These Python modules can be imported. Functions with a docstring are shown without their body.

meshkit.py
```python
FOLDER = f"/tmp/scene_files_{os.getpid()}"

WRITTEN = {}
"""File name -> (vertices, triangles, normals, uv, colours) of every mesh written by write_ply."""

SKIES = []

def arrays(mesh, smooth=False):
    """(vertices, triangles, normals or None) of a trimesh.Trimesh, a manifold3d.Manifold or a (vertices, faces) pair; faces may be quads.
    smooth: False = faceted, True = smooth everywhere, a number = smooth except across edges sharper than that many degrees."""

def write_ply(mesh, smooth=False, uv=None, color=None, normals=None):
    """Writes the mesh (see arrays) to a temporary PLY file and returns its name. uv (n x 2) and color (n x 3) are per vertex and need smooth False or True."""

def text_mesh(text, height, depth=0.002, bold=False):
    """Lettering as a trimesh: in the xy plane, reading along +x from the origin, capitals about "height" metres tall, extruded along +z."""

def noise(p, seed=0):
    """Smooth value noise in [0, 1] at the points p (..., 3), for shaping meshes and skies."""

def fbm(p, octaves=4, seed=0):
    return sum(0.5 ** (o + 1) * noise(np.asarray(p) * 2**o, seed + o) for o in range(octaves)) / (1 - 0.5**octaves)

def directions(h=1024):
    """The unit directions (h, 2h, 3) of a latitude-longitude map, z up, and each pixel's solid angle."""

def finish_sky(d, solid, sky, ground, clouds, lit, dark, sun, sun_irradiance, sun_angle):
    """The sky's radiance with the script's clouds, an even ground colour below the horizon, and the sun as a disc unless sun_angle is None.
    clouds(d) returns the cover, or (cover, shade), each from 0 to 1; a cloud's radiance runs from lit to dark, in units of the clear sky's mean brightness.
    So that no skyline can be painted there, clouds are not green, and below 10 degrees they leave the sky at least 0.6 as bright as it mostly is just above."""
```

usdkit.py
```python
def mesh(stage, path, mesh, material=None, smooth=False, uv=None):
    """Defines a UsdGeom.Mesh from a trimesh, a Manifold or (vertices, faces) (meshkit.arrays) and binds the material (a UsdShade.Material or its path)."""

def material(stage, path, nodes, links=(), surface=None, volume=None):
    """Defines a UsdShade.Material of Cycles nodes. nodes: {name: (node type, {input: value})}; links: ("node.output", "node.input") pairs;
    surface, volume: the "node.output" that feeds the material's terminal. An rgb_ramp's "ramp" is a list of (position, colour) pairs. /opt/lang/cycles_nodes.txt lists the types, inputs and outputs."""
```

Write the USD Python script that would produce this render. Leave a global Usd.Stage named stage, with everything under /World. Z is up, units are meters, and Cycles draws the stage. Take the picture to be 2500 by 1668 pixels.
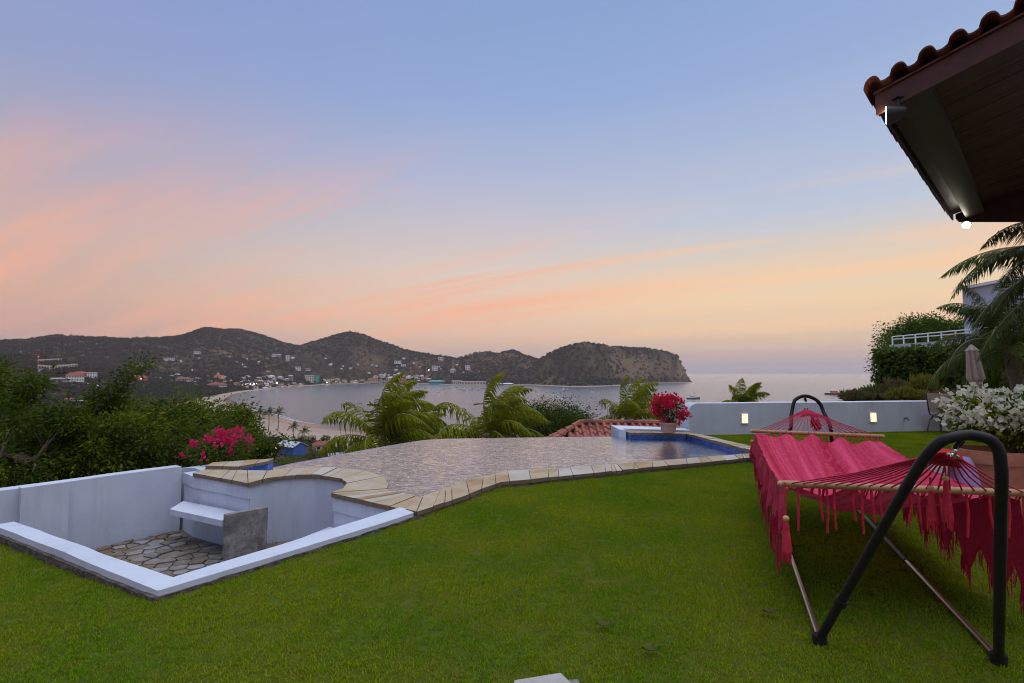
import math, random
import numpy as np, trimesh, shapely, shapely.geometry as sg, shapely.ops as so
import usdkit, meshkit
from pxr import Usd, UsdGeom, UsdLux, UsdShade, Gf, Sdf, Vt

# ------------------------------------------------------------------ camera, sky, light, exposure
stage = Usd.Stage.CreateInMemory()
UsdGeom.SetStageUpAxis(stage, 'Z')
UsdGeom.Xform.Define(stage, '/World')
EYE, PITCH, FOC = np.array([0.0, 0.0, 1.4]), math.radians(3.48), 1250.0      # FOC in pixels of the 2500 px wide photograph
EXPOSURE = 2.0
SUN_AZ, SUN_EL = math.radians(100), math.radians(78)
SUN_POWER, SUN_ANGLE = 0.15, 80.0
SKY_STRENGTH = 0.12
cam = UsdGeom.Camera.Define(stage, '/World/camera')
cam.CreateHorizontalApertureAttr(36.0); cam.CreateFocalLengthAttr(18.0)
cam.AddTranslateOp().Set(Gf.Vec3d(*EYE)); cam.AddRotateXOp().Set(90 + math.degrees(PITCH))
cam.CreateExposureAttr(EXPOSURE); cam.CreateClippingRangeAttr((0.05, 200000.0))

def S(r, g, b):
    f = lambda c: (c / 255 / 12.92 if c <= 10 else ((c / 255 + .055) / 1.055) ** 2.4)
    return (f(r), f(g), f(b))

def make_sky():
    k = 1.0 / SKY_STRENGTH / 2 ** EXPOSURE
    def ramp(st): return [(p, tuple(c * k for c in S(*col))) for p, col in st]
    mid = [(0, (172, 150, 156)), (.035, (200, 168, 156)), (.075, (230, 188, 160)), (.12, (236, 200, 170)), (.19, (224, 204, 188)), (.27, (204, 196, 200)), (.36, (178, 185, 211)), (.48, (147, 171, 214)), (.588, (138, 163, 208)), (1, (122, 152, 212))]
    left = [(0, (156, 132, 142)), (.06, (196, 154, 142)), (.12, (208, 168, 150)), (.2, (196, 174, 168)), (.3, (174, 168, 184)), (.42, (150, 160, 198)), (.55, (138, 154, 204)), (1, (122, 152, 212))]
    right = [(0, (174, 153, 165)), (.035, (204, 174, 162)), (.075, (232, 196, 160)), (.13, (240, 212, 170)), (.2, (220, 206, 188)), (.27, (190, 200, 216)), (.36, (172, 188, 216)), (.49, (152, 172, 212)), (.588, (146, 170, 213)), (1, (122, 152, 212))]
    m = 'math'
    def mr(a, b): return ('map_range', dict(range_type='smoothstep', from_min=a, from_max=b, clamp=True))
    N = {'tc': ('texture_coordinate', {}), 'sep': ('separate_xyz', {}),
         'sky': ('sky_texture', dict(sky_type='single_scattering', sun_disc=False, sun_elevation=SUN_EL, sun_rotation=SUN_AZ, altitude=100., aerosol_density=.6)),
         'dot': ('vector_math', dict(math_type='dot_product', vector2=(math.sin(math.radians(40)), math.cos(math.radians(40)), 0))),
         'zz': (m, dict(math_type='maximum', value2=0.0)),
         'rm': ('rgb_ramp', dict(ramp=ramp(mid))), 'rl': ('rgb_ramp', dict(ramp=ramp(left))), 'rr': ('rgb_ramp', dict(ramp=ramp(right))),
         'fl': mr(.78, .02), 'fr': mr(.70, 1.0), 'ml': ('mix_color', {}), 'mr': ('mix_color', {}),
         # high cirrus: streaks on a flat layer, all running the same way
         'zd': (m, dict(math_type='add', value2=.14)),
         'sx': ('vector_math', dict(math_type='dot_product', vector2=(-.866, .5, 0))),
         'tx': ('vector_math', dict(math_type='dot_product', vector2=(.5, .866, 0))),
         'sdiv': (m, dict(math_type='divide')), 'tdiv': (m, dict(math_type='divide')),
         'ss': (m, dict(math_type='multiply', value2=.26)), 'ts': (m, dict(math_type='multiply', value2=1.5)),
         'cv': ('combine_xyz', dict(z=4.7)),
         'n1': ('noise_texture', dict(scale=1.0, detail=5.0, roughness=.52, distortion=.6)),
         'c1': mr(.46, .74), 'lowz': mr(.47, .14), 'hz': mr(.01, .10),
         'ts2': (m, dict(math_type='multiply', value2=3.6)), 'cv2': ('combine_xyz', dict(z=1.9)),
         'n2': ('noise_texture', dict(scale=1.0, detail=4.0, roughness=.5, distortion=.3)), 'c2': mr(.54, .70), 'cmax': (m, dict(math_type='maximum')), 'c2s': (m, dict(math_type='multiply', value2=.75)),
         'cf': (m, dict(math_type='multiply')), 'cf2': (m, dict(math_type='multiply')), 'cf3': (m, dict(math_type='multiply', value2=.82)),
         'pk': ('mix_color', dict(a=tuple(c * k for c in S(253, 174, 136)), b=tuple(c * k for c in S(255, 206, 158)))),
         'mc': ('mix_color', {}), 'mixsky': ('mix_color', dict(fac=.985)),
         'b': ('background_shader', dict(strength=SKY_STRENGTH))}
    L = [('tc.generated', 'sep.vector'), ('tc.generated', 'dot.vector1'), ('sep.z', 'zz.value1')]
    L += [('zz.value', r + '.fac') for r in ('rm', 'rl', 'rr')]
    L += [('dot.value', 'fl.value'), ('dot.value', 'fr.value'), ('fl.result', 'ml.fac'), ('rm.color', 'ml.a'), ('rl.color', 'ml.b'),
          ('fr.result', 'mr.fac'), ('ml.result', 'mr.a'), ('rr.color', 'mr.b'),
          ('zz.value', 'zd.value1'), ('tc.generated', 'sx.vector1'), ('tc.generated', 'tx.vector1'),
          ('sx.value', 'sdiv.value1'), ('zd.value', 'sdiv.value2'), ('tx.value', 'tdiv.value1'), ('zd.value', 'tdiv.value2'),
          ('sdiv.value', 'ss.value1'), ('tdiv.value', 'ts.value1'), ('ss.value', 'cv.x'), ('ts.value', 'cv.y'), ('cv.vector', 'n1.vector'),
          ('tdiv.value', 'ts2.value1'), ('ss.value', 'cv2.x'), ('ts2.value', 'cv2.y'), ('cv2.vector', 'n2.vector'), ('n2.fac', 'c2.value'), ('c2.result', 'c2s.value1'),
          ('n1.fac', 'c1.value'), ('c1.result', 'cmax.value1'), ('c2s.value', 'cmax.value2'), ('zz.value', 'lowz.value'), ('zz.value', 'hz.value'), ('cmax.value', 'cf.value1'), ('lowz.result', 'cf.value2'), ('cf.value', 'cf2.value1'), ('hz.result', 'cf2.value2'), ('cf2.value', 'cf3.value1'),
          ('fr.result', 'pk.fac'), ('cf3.value', 'mc.fac'), ('mr.result', 'mc.a'), ('pk.result', 'mc.b'),
          ('sky.color', 'mixsky.a'), ('mc.result', 'mixsky.b'), ('mixsky.result', 'b.color')]
    return usdkit.material(stage, '/World/Looks/sky', N, L, surface='b.background')

dome = UsdLux.DomeLight.Define(stage, '/World/sky')
UsdShade.MaterialBindingAPI.Apply(dome.GetPrim()).Bind(make_sky())
dome.GetPrim().SetCustomDataByKey('kind', 'structure')
sun = UsdLux.DistantLight.Define(stage, '/World/sun')
sun.CreateIntensityAttr(SUN_POWER); sun.CreateAngleAttr(SUN_ANGLE); sun.CreateColorAttr(Gf.Vec3f(1.0, .97, .92))
sun.GetPrim().CreateAttribute('inputs:normalize', Sdf.ValueTypeNames.Bool).Set(True)
sun.AddRotateZOp().Set(-math.degrees(SUN_AZ)); sun.AddRotateXOp().Set(-(90 - math.degrees(SUN_EL)))

# ------------------------------------------------------------------ pixel <-> place
RT, FW, UP = np.array([1.0, 0, 0]), np.array([0, math.cos(PITCH), math.sin(PITCH)]), np.array([0, -math.sin(PITCH), math.cos(PITCH)])
def ray(x, y): return (x - 1250) / FOC * RT + (834 - y) / FOC * UP + FW
def G(x, y, z=0.0):                      # the point of the level plane z under a pixel of the photograph
    d = ray(x, y); return EYE + d * ((z - EYE[2]) / d[2])
def A(x, y, Y):                          # the point at depth Y
    d = ray(x, y); return EYE + d * (Y / d[1])
def G2(pts, z): return [tuple(G(x, y, z)[:2]) for x, y in pts]
def unit(v): v = np.asarray(v, float); return v / np.linalg.norm(v)

# ------------------------------------------------------------------ helpers
used = {}
def numbered(path):
    n = used.get(path, 0); used[path] = n + 1
    return path if n == 0 else f'{path}_{n:03d}'

class T:                                  # a thing, part or piece
    def __init__(self, prim, loc): self.prim, self.loc = prim, np.asarray(loc, float)
    @property
    def path(self): return str(self.prim.GetPath())

def setd(p, **kw):
    p = p.prim if isinstance(p, T) else p
    for k, v in kw.items():
        if v: p.SetCustomDataByKey(k, v)

def thing(name, label, cat, loc=(0, 0, 0), group=None, kind=None, rotz=0, scale=None):
    x = UsdGeom.Xform.Define(stage, numbered('/World/' + name))
    x.AddTranslateOp().Set(Gf.Vec3d(*map(float, loc)))
    if rotz: x.AddRotateZOp().Set(float(rotz))
    if scale: x.AddScaleOp().Set(Gf.Vec3f(*[float(s) for s in (scale if np.ndim(scale) else [scale] * 3)]))
    t = T(x.GetPrim(), loc); setd(t, label=label, category=cat, group=group, kind=kind)
    return t

def part(name, mesh, mat, parent=None, smooth=False, local=False, label=None, cat=None, group=None, kind=None):
    """One Mesh under parent (given in world coordinates unless local), or a top-level thing without parent."""
    v, f = (mesh.vertices, mesh.faces) if isinstance(mesh, trimesh.Trimesh) else mesh
    v = np.asarray(v, float).reshape(-1, 3); f = np.asarray(f, int)
    if parent is not None and not local: v = v - parent.loc
    path = numbered((parent.path if parent is not None else '/World') + '/' + name)
    m = usdkit.mesh(stage, path, (v, f), mat, smooth=smooth)
    t = T(m.GetPrim(), parent.loc if parent is not None else (0, 0, 0)); setd(t, label=label, category=cat, group=group, kind=kind)
    return t

def copy_of(src, name, loc, rotz=0, scale=None, label=None, cat=None, group=None):
    x = UsdGeom.Xform.Define(stage, numbered('/World/' + name))
    p = x.GetPrim(); p.GetReferences().AddInternalReference(src.prim.GetPath()); p.SetInstanceable(True)
    x.ClearXformOpOrder()
    x.AddTranslateOp().Set(Gf.Vec3d(*map(float, loc))); x.AddRotateZOp().Set(float(rotz))
    x.AddScaleOp().Set(Gf.Vec3f(*[float(s) for s in (scale if scale is not None and np.ndim(scale) else [scale or 1.0] * 3)]))
    t = T(p, loc); setd(t, label=label, category=cat, group=group)
    return t

class MB:                                 # gathers triangles into one mesh
    def __init__(self): self.v, self.f, self.n = [], [], 0
    def add(self, v, f):
        v = np.asarray(v, float).reshape(-1, 3); f = np.asarray(f, int)
        if f.ndim == 2 and f.shape[1] == 4: f = np.vstack([f[:, [0, 1, 2]], f[:, [0, 2, 3]]])
        self.v.append(v); self.f.append(f + self.n); self.n += len(v); return self
    def mesh(self, m): return self.add(m.vertices, m.faces)
    def box(self, c, s, rotz=0.0, ch=0.0):
        s = np.asarray(s, float) / 2
        if ch:
            pts = []
            for sx in (-1, 1):
                for sy in (-1, 1):
                    for sz in (-1, 1):
                        b = np.array([sx, sy, sz]) * s
                        for k in range(3):
                            q = b.copy(); q[[i for i in range(3) if i != k]] -= np.array([sx, sy, sz])[[i for i in range(3) if i != k]] * ch; pts.append(q)
            m = trimesh.convex.convex_hull(np.array(pts)); v, f = np.array(m.vertices), np.array(m.faces)
        else:
            m = trimesh.creation.box(2 * s); v, f = np.array(m.vertices), np.array(m.faces)
        cz, sz_ = math.cos(rotz), math.sin(rotz)
        return self.add(v @ np.array([[cz, sz_, 0], [-sz_, cz, 0], [0, 0, 1]]) + np.asarray(c), f)
    def tube(self, pts, r, n=6, cap=True):
        pts = np.asarray(pts, float); r = np.broadcast_to(np.asarray(r, float), (len(pts),))
        tg = np.gradient(pts, axis=0); tg /= np.maximum(np.linalg.norm(tg, axis=1, keepdims=True), 1e-9)
        ref = np.array([0, 0, 1.0]) if abs(tg[0][2]) < .9 else np.array([1.0, 0, 0])
        a = np.cross(tg[0], ref); a /= np.linalg.norm(a); V = []
        for i in range(len(pts)):
            a = a - tg[i] * (a @ tg[i]); a /= max(np.linalg.norm(a), 1e-9); b = np.cross(tg[i], a)
            th = np.arange(n) / n * 2 * math.pi
            V.append(pts[i] + r[i] * (np.cos(th)[:, None] * a + np.sin(th)[:, None] * b))
        V = np.vstack(V); m = len(pts); i, j = np.meshgrid(np.arange(m - 1), np.arange(n), indexing='ij'); i, j = i.ravel(), j.ravel(); j2 = (j + 1) % n
        F = [np.stack([i * n + j, (i + 1) * n + j, (i + 1) * n + j2, i * n + j2], 1)]
        F = np.vstack([F[0][:, [0, 2, 1]], F[0][:, [0, 3, 2]]])
        if cap:
            V = np.vstack([V, pts[0], pts[-1]]); k = np.arange(n); k2 = (k + 1) % n
            F = np.vstack([F, np.stack([np.full(n, m * n), k, k2], 1), np.stack([np.full(n, m * n + 1), (m - 1) * n + k2, (m - 1) * n + k], 1)])
        return self.add(V, F)
    def prism(self, poly, z0, z1):
        poly = sg.Polygon(poly) if not hasattr(poly, 'geom_type') else poly
        m = trimesh.creation.extrude_polygon(poly, z1 - z0, engine='earcut'); m.apply_translation((0, 0, z0)); return self.mesh(m)
    def ball(self, c, r, sub=1, sc=(1, 1, 1)):
        m = trimesh.creation.icosphere(sub, 1.0); return self.add(m.vertices * np.asarray(sc) * r + np.asarray(c), m.faces)
    def lathe(self, prof, c=(0, 0, 0), n=24):
        prof = np.asarray(prof, float); th = np.arange(n) / n * 2 * math.pi
        V = np.stack([prof[:, None, 0] * np.cos(th), prof[:, None, 0] * np.sin(th), np.broadcast_to(prof[:, None, 1], (len(prof), n))], -1).reshape(-1, 3) + np.asarray(c)
        i, j = np.meshgrid(np.arange(len(prof) - 1), np.arange(n), indexing='ij'); i, j = i.ravel(), j.ravel(); j2 = (j + 1) % n
        return self.add(V, np.stack([i * n + j, i * n + j2, (i + 1) * n + j2, (i + 1) * n + j], 1))
    def grid(self, P):                    # P (a, b, 3)
        a, b = P.shape[:2]; i, j = np.meshgrid(np.arange(a - 1), np.arange(b - 1), indexing='ij'); i, j = i.ravel(), j.ravel()
        return self.add(P.reshape(-1, 3), np.stack([i * b + j, (i + 1) * b + j, (i + 1) * b + j + 1, i * b + j + 1], 1))
    def get(self): return np.vstack(self.v), np.vstack(self.f)

def instancer(name, protos, mats, pos, idx, yaw, scale, parent=None, kind='stuff', label=None, cat=None, tilt=None):
    path = numbered((parent.path if parent else '/World') + '/' + name)
    pi = UsdGeom.PointInstancer.Define(stage, path)
    rel = pi.CreatePrototypesRel()
    for i, (pm, mt) in enumerate(zip(protos, mats)):
        pp = f'{path}/prototypes/piece' + (f'_{i:03d}' if i else '')
        usdkit.mesh(stage, pp, pm, mt); rel.AddTarget(pp)
    n = len(pos)
    pi.CreatePositionsAttr(Vt.Vec3fArray.FromNumpy(np.asarray(pos, np.float32)))
    pi.CreateProtoIndicesAttr(Vt.IntArray.FromNumpy(np.asarray(idx, np.int32)))
    h = np.asarray(yaw) / 2
    pi.CreateOrientationsAttr(Vt.QuathArray([Gf.Quath(float(math.cos(a)), 0.0, 0.0, float(math.sin(a))) for a in h]))
    sc = np.asarray(scale, np.float32); sc = np.repeat(sc[:, None], 3, 1) if sc.ndim == 1 else sc
    pi.CreateScalesAttr(Vt.Vec3fArray.FromNumpy(sc))
    t = T(pi.GetPrim(), (0, 0, 0)); setd(t, kind=kind, label=label, category=cat)
    return t
def leaves(centers, dirs, size, rng, width=.45, droop=.3):
    """Folded diamond leaves at the centres along the directions."""
    c = np.asarray(centers, float); d = np.asarray(dirs, float); n = len(c)
    d = d + np.array([0, 0, -droop]); d /= np.maximum(np.linalg.norm(d, axis=1, keepdims=True), 1e-9)
    r = rng.normal(size=(n, 3)); s = np.cross(d, r); s /= np.maximum(np.linalg.norm(s, axis=1, keepdims=True), 1e-9)
    up = np.cross(s, d); L = (size * rng.uniform(.7, 1.3, n))[:, None]
    V = np.stack([c, c + d * L * .5 + s * L * width * .5 + up * L * .08, c + d * L, c + d * L * .5 - s * L * width * .5 + up * L * .08], 1).reshape(-1, 3)
    b = np.arange(n)[:, None] * 4
    return V, np.vstack([b + [0, 1, 2], b + [0, 2, 3]])

# ------------------------------------------------------------------ materials
M = {}
def mat(name, col, rough=.6, col2=None, scale=6.0, detail=4.0, lo=.35, hi=.65, bump=0.0, bscale=40.0, bdist=.01, spec=.4, metal=0.0, trans=0.0, tcol=None, coat=0.0, sheen=0.0, col3=None, s3=1.0, obj_var=0.0, side=None):
    """A principled surface whose colour wanders between col and col2 (and, on a larger scale, col3), with fine relief."""
    N = {'tc': ('texture_coordinate', {}), 'p': ('principled_bsdf', dict(base_color=col, roughness=rough, specular_ior_level=spec, metallic=metal, coat_weight=coat, sheen_weight=sheen))}
    L, src = [], None
    if col2 is not None:
        N['n'] = ('noise_texture', dict(scale=scale, detail=detail, roughness=.6))
        N['r'] = ('map_range', dict(from_min=lo, from_max=hi, clamp=True)); N['m'] = ('mix_color', dict(a=col, b=col2))
        L += [('tc.object', 'n.vector'), ('n.fac', 'r.value'), ('r.result', 'm.fac')]; src = 'm.result'
        if col3 is not None:
            N['n3'] = ('noise_texture', dict(scale=s3, detail=3.0)); N['r3'] = ('map_range', dict(from_min=.45, from_max=.68, clamp=True)); N['m3'] = ('mix_color', dict(b=col3))
            L += [('tc.object', 'n3.vector'), ('n3.fac', 'r3.value'), ('r3.result', 'm3.fac'), ('m.result', 'm3.a')]; src = 'm3.result'
    if obj_var:
        N['oi'] = ('object_info', {}); N['ov'] = ('map_range', dict(from_min=0, from_max=1, to_min=1 - obj_var, to_max=1 + obj_var)); N['oh'] = ('hsv', dict(color=col))
        L += [('oi.random', 'ov.value'), ('ov.result', 'oh.value')]
        if src: L.append((src, 'oh.color'))
        src = 'oh.color'
    if side is not None:                                         # side faces of a stone darkened in colour, for contrast with its top
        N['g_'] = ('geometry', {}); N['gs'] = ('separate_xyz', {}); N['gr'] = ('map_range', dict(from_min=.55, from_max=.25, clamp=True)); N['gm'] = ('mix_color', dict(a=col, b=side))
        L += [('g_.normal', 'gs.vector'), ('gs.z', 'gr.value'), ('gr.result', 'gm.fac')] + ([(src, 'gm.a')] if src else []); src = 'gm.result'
    if src: L.append((src, 'p.base_color'))
    if bump:
        N['nb'] = ('noise_texture', dict(scale=bscale, detail=5.0)); N['b'] = ('bump', dict(strength=bump, distance=bdist))
        L += [('tc.object', 'nb.vector'), ('nb.fac', 'b.height'), ('b.normal', 'p.normal')]
    out = 'p.BSDF'
    if trans:
        N['t'] = ('translucent_bsdf', dict(color=tcol or col)); N['x'] = ('mix_closure', dict(fac=trans)); L += [('p.BSDF', 'x.closure1'), ('t.BSDF', 'x.closure2')]; out = 'x.closure'
        if src and not tcol: L.append((src, 't.color'))
    M[name] = usdkit.material(stage, '/World/Looks/' + name, N, L, surface=out)
    return M[name]
def emit(name, col, strength):
    M[name] = usdkit.material(stage, '/World/Looks/' + name, {'e': ('emission', dict(color=col, strength=strength))}, [], surface='e.emission'); return M[name]

M['white_plaster'] = usdkit.material(stage, '/World/Looks/white_plaster', {
    'g': ('geometry', {}), 'mp': ('mapping', dict(scale=(5.0, 5.0, .7))), 'n': ('noise_texture', dict(scale=1.0, detail=5.0, roughness=.65)), 'r': ('map_range', dict(from_min=.52, from_max=.78, to_max=.55, clamp=True)),
    'n2': ('noise_texture', dict(scale=1.3, detail=5.0)), 'r2': ('map_range', dict(from_min=.40, from_max=.70, clamp=True)), 'm2': ('mix_color', dict(a=(.51, .56, .645), b=(.43, .475, .555))), 'm': ('mix_color', dict(b=(.335, .355, .39))),
    'n3': ('noise_texture', dict(scale=34.0, detail=6.0)), 'b': ('bump', dict(strength=.22, distance=.01)), 'p': ('principled_bsdf', dict(roughness=.85, specular_ior_level=.2))},
    [('g.position', 'mp.vector'), ('mp.vector', 'n.vector'), ('n.fac', 'r.value'), ('g.position', 'n2.vector'), ('n2.fac', 'r2.value'), ('r2.result', 'm2.fac'), ('m2.result', 'm.a'), ('r.result', 'm.fac'), ('m.result', 'p.base_color'), ('g.position', 'n3.vector'), ('n3.fac', 'b.height'), ('b.normal', 'p.normal')], surface='p.BSDF')
mat('white_paint', (.80, .80, .80), .6)
mat('rough_concrete', (.16, .15, .14), .95, (.30, .28, .26), 14, bump=.8, bscale=60, bdist=.01, spec=.1, col3=(.10, .10, .09), s3=5)
mat('dark_footing', (.06, .055, .05), .95, (.14, .125, .11), 18, bump=1.0, bscale=45, bdist=.02, spec=.1)
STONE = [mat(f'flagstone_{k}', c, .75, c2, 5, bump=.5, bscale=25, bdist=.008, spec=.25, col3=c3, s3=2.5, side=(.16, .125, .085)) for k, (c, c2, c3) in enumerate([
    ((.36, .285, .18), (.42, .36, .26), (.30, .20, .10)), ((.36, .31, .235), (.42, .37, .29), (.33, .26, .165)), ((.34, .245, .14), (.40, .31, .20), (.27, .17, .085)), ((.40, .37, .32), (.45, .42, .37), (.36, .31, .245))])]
PAV = [mat(f'paving_{k}', c, .8, c2, 9, bump=.6, bscale=30, bdist=.01, spec=.2) for k, (c, c2) in enumerate([((.12, .10, .078), (.19, .165, .135)), ((.145, .13, .113), (.22, .20, .18)), ((.12, .088, .056), (.18, .14, .095)), ((.18, .172, .17), (.27, .26, .26))])]
mat('mortar', (.12, .105, .085), .95, (.17, .15, .12), 20, bump=.6, bscale=60)
mat('stone_edge', (.11, .09, .065), .95, (.20, .165, .115), 16, bump=1.0, bscale=50, bdist=.015, spec=.1)
mat('lawn_soil', (.04, .065, .008), .95, (.07, .10, .012), 12, spec=.02, col3=(.085, .085, .014), s3=1.6)
mat('roof_tile', (.24, .075, .05), .7, (.34, .12, .08), 4, bump=.4, bscale=30, bdist=.008, spec=.25, col3=(.16, .05, .04), s3=1.5)
mat('roof_tile_dark', (.20, .055, .04), .6, (.27, .085, .06), 5, bump=.4, bscale=30, bdist=.008, spec=.3, col3=(.10, .035, .03), s3=2)
mat('dark_wood', (.058, .018, .011), .42, (.095, .03, .017), 3, bump=.2, bscale=50, bdist=.004, spec=.4, obj_var=.3)
mat('beam_wood', (.045, .02, .013), .38, (.06, .028, .018), 4, bump=.15, bscale=50, bdist=.003, spec=.5)
mat('terracotta', (.36, .13, .075), .8, (.46, .2, .12), 7, bump=.25, bscale=40, bdist=.005, spec=.2)
mat('terracotta_pale', (.42, .24, .17), .85, (.5, .3, .22), 7, bump=.25, bscale=40, bdist=.005, spec=.2)
mat('soil', (.04, .028, .02), .95)
mat('black_tube', (.009, .009, .011), .45, (.016, .014, .014), 20, spec=.22)
mat('steel', (.42, .41, .40), .32, metal=1.0)
mat('chrome', (.55, .56, .58), .22, metal=1.0)
mat('bar_wood', (.31, .175, .08), .5, (.40, .24, .12), 14, bump=.2, bscale=60, bdist=.003)
mat('hammock_cloth', (.50, .04, .09), .9, (.60, .06, .125), 9, bump=.5, bscale=160, bdist=.004, spec=.1, trans=.12, sheen=.1, col3=(.46, .035, .085), s3=3)
mat('hammock_lace', (.34, .02, .05), .9, (.46, .035, .08), 60, bump=.6, bscale=120, bdist=.006, spec=.1, trans=.1)
mat('hammock_rope', (.40, .025, .06), .9, (.5, .04, .09), 30, spec=.1)
mat('tassel_red', (.52, .03, .05), .9, (.62, .05, .09), 30, spec=.1, trans=.2)
mat('bead_wood', (.45, .26, .10), .4, (.55, .34, .15), 20)
mat('umbrella_cloth', (.50, .42, .36), .85, (.56, .48, .42), 6, trans=.15)
mat('sling_fabric', (.42, .34, .27), .8, (.47, .39, .31), 30, trans=.15)
mat('chair_frame', (.05, .045, .04), .5)
mat('patio_floor', (.30, .28, .27), .85, (.38, .36, .35), 5, bump=.3, bscale=50, col3=(.25, .235, .225), s3=1)
mat('dark_metal', (.02, .02, .022), .4, spec=.5)
# foliage
def leafmat(name, a, b, c=None, trans=.35, rough=.65, scale=2.0): return mat(name, a, rough, b, scale, detail=6.0, lo=.3, hi=.7, spec=.07, trans=trans, col3=c, s3=scale * .35)
leafmat('leaf_left', (.022, .046, .005), (.105, .15, .008), (.018, .04, .006), scale=2.4)
leafmat('leaf_light', (.06, .10, .008), (.19, .22, .012), (.05, .085, .01), scale=2.2)
leafmat('leaf_dark', (.02, .038, .012), (.04, .065, .018), scale=1.5)
leafmat('leaf_hedge', (.045, .085, .012), (.10, .155, .02), scale=3)
leafmat('leaf_yellow', (.11, .12, .02), (.2, .17, .025), scale=4)
leafmat('leaf_dry', (.09, .075, .03), (.15, .12, .05), scale=4)
leafmat('palm_green', (.12, .155, .006), (.25, .255, .009), (.08, .11, .006), trans=.4, rough=.6, scale=2)
leafmat('palm_dark', (.04, .068, .014), (.095, .125, .02), (.035, .055, .012), trans=.25, rough=.4, scale=2)
mat('palm_rib', (.22, .20, .06), .5, (.28, .25, .09), 6)
mat('bark', (.10, .075, .055), .9, (.16, .125, .095), 10, bump=.8, bscale=20, bdist=.02)
mat('palm_bark', (.11, .09, .075), .9, (.18, .15, .125), 10, bump=.8, bscale=20, bdist=.02)
leafmat('bract_pink', (.60, .012, .10), (.72, .03, .18), trans=.4, scale=9)
leafmat('bract_red', (.50, .008, .04), (.62, .02, .075), trans=.35, scale=9)
leafmat('bract_white', (.80, .79, .66), (.66, .70, .50), trans=.4, scale=9)
mat('red_fabric', (.55, .02, .02), .7); mat('purple_fabric', (.30, .20, .42), .8, (.36, .26, .5), 12)
# grass blades: the tone wanders over the lawn by place
M['grass_blade'] = usdkit.material(stage, '/World/Looks/grass_blade', {
    'g': ('geometry', {}), 'n': ('noise_texture', dict(scale=1.1, detail=4.0)), 'n2': ('noise_texture', dict(scale=14.0, detail=3.0)),
    'r': ('map_range', dict(from_min=.40, from_max=.60, clamp=True)), 'r2': ('map_range', dict(from_min=.40, from_max=.72, clamp=True)),
    'm': ('mix_color', dict(a=(.125, .255, .004), b=(.235, .31, .005))), 'm2': ('mix_color', dict(b=(.24, .20, .03))),
    'h': ('math', dict(math_type='multiply', value2=.6)),
    'p': ('principled_bsdf', dict(roughness=.8, specular_ior_level=.03)), 't': ('translucent_bsdf', {}), 'x': ('mix_closure', dict(fac=.3))},
    [('g.position', 'n.vector'), ('g.position', 'n2.vector'), ('n.fac', 'r.value'), ('n2.fac', 'r2.value'), ('r.result', 'm.fac'), ('m.result', 'm2.a'), ('r2.result', 'h.value1'), ('h.value', 'm2.fac'),
     ('m2.result', 'p.base_color'), ('m2.result', 't.color'), ('p.BSDF', 'x.closure1'), ('t.BSDF', 'x.closure2')], surface='x.closure')
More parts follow.
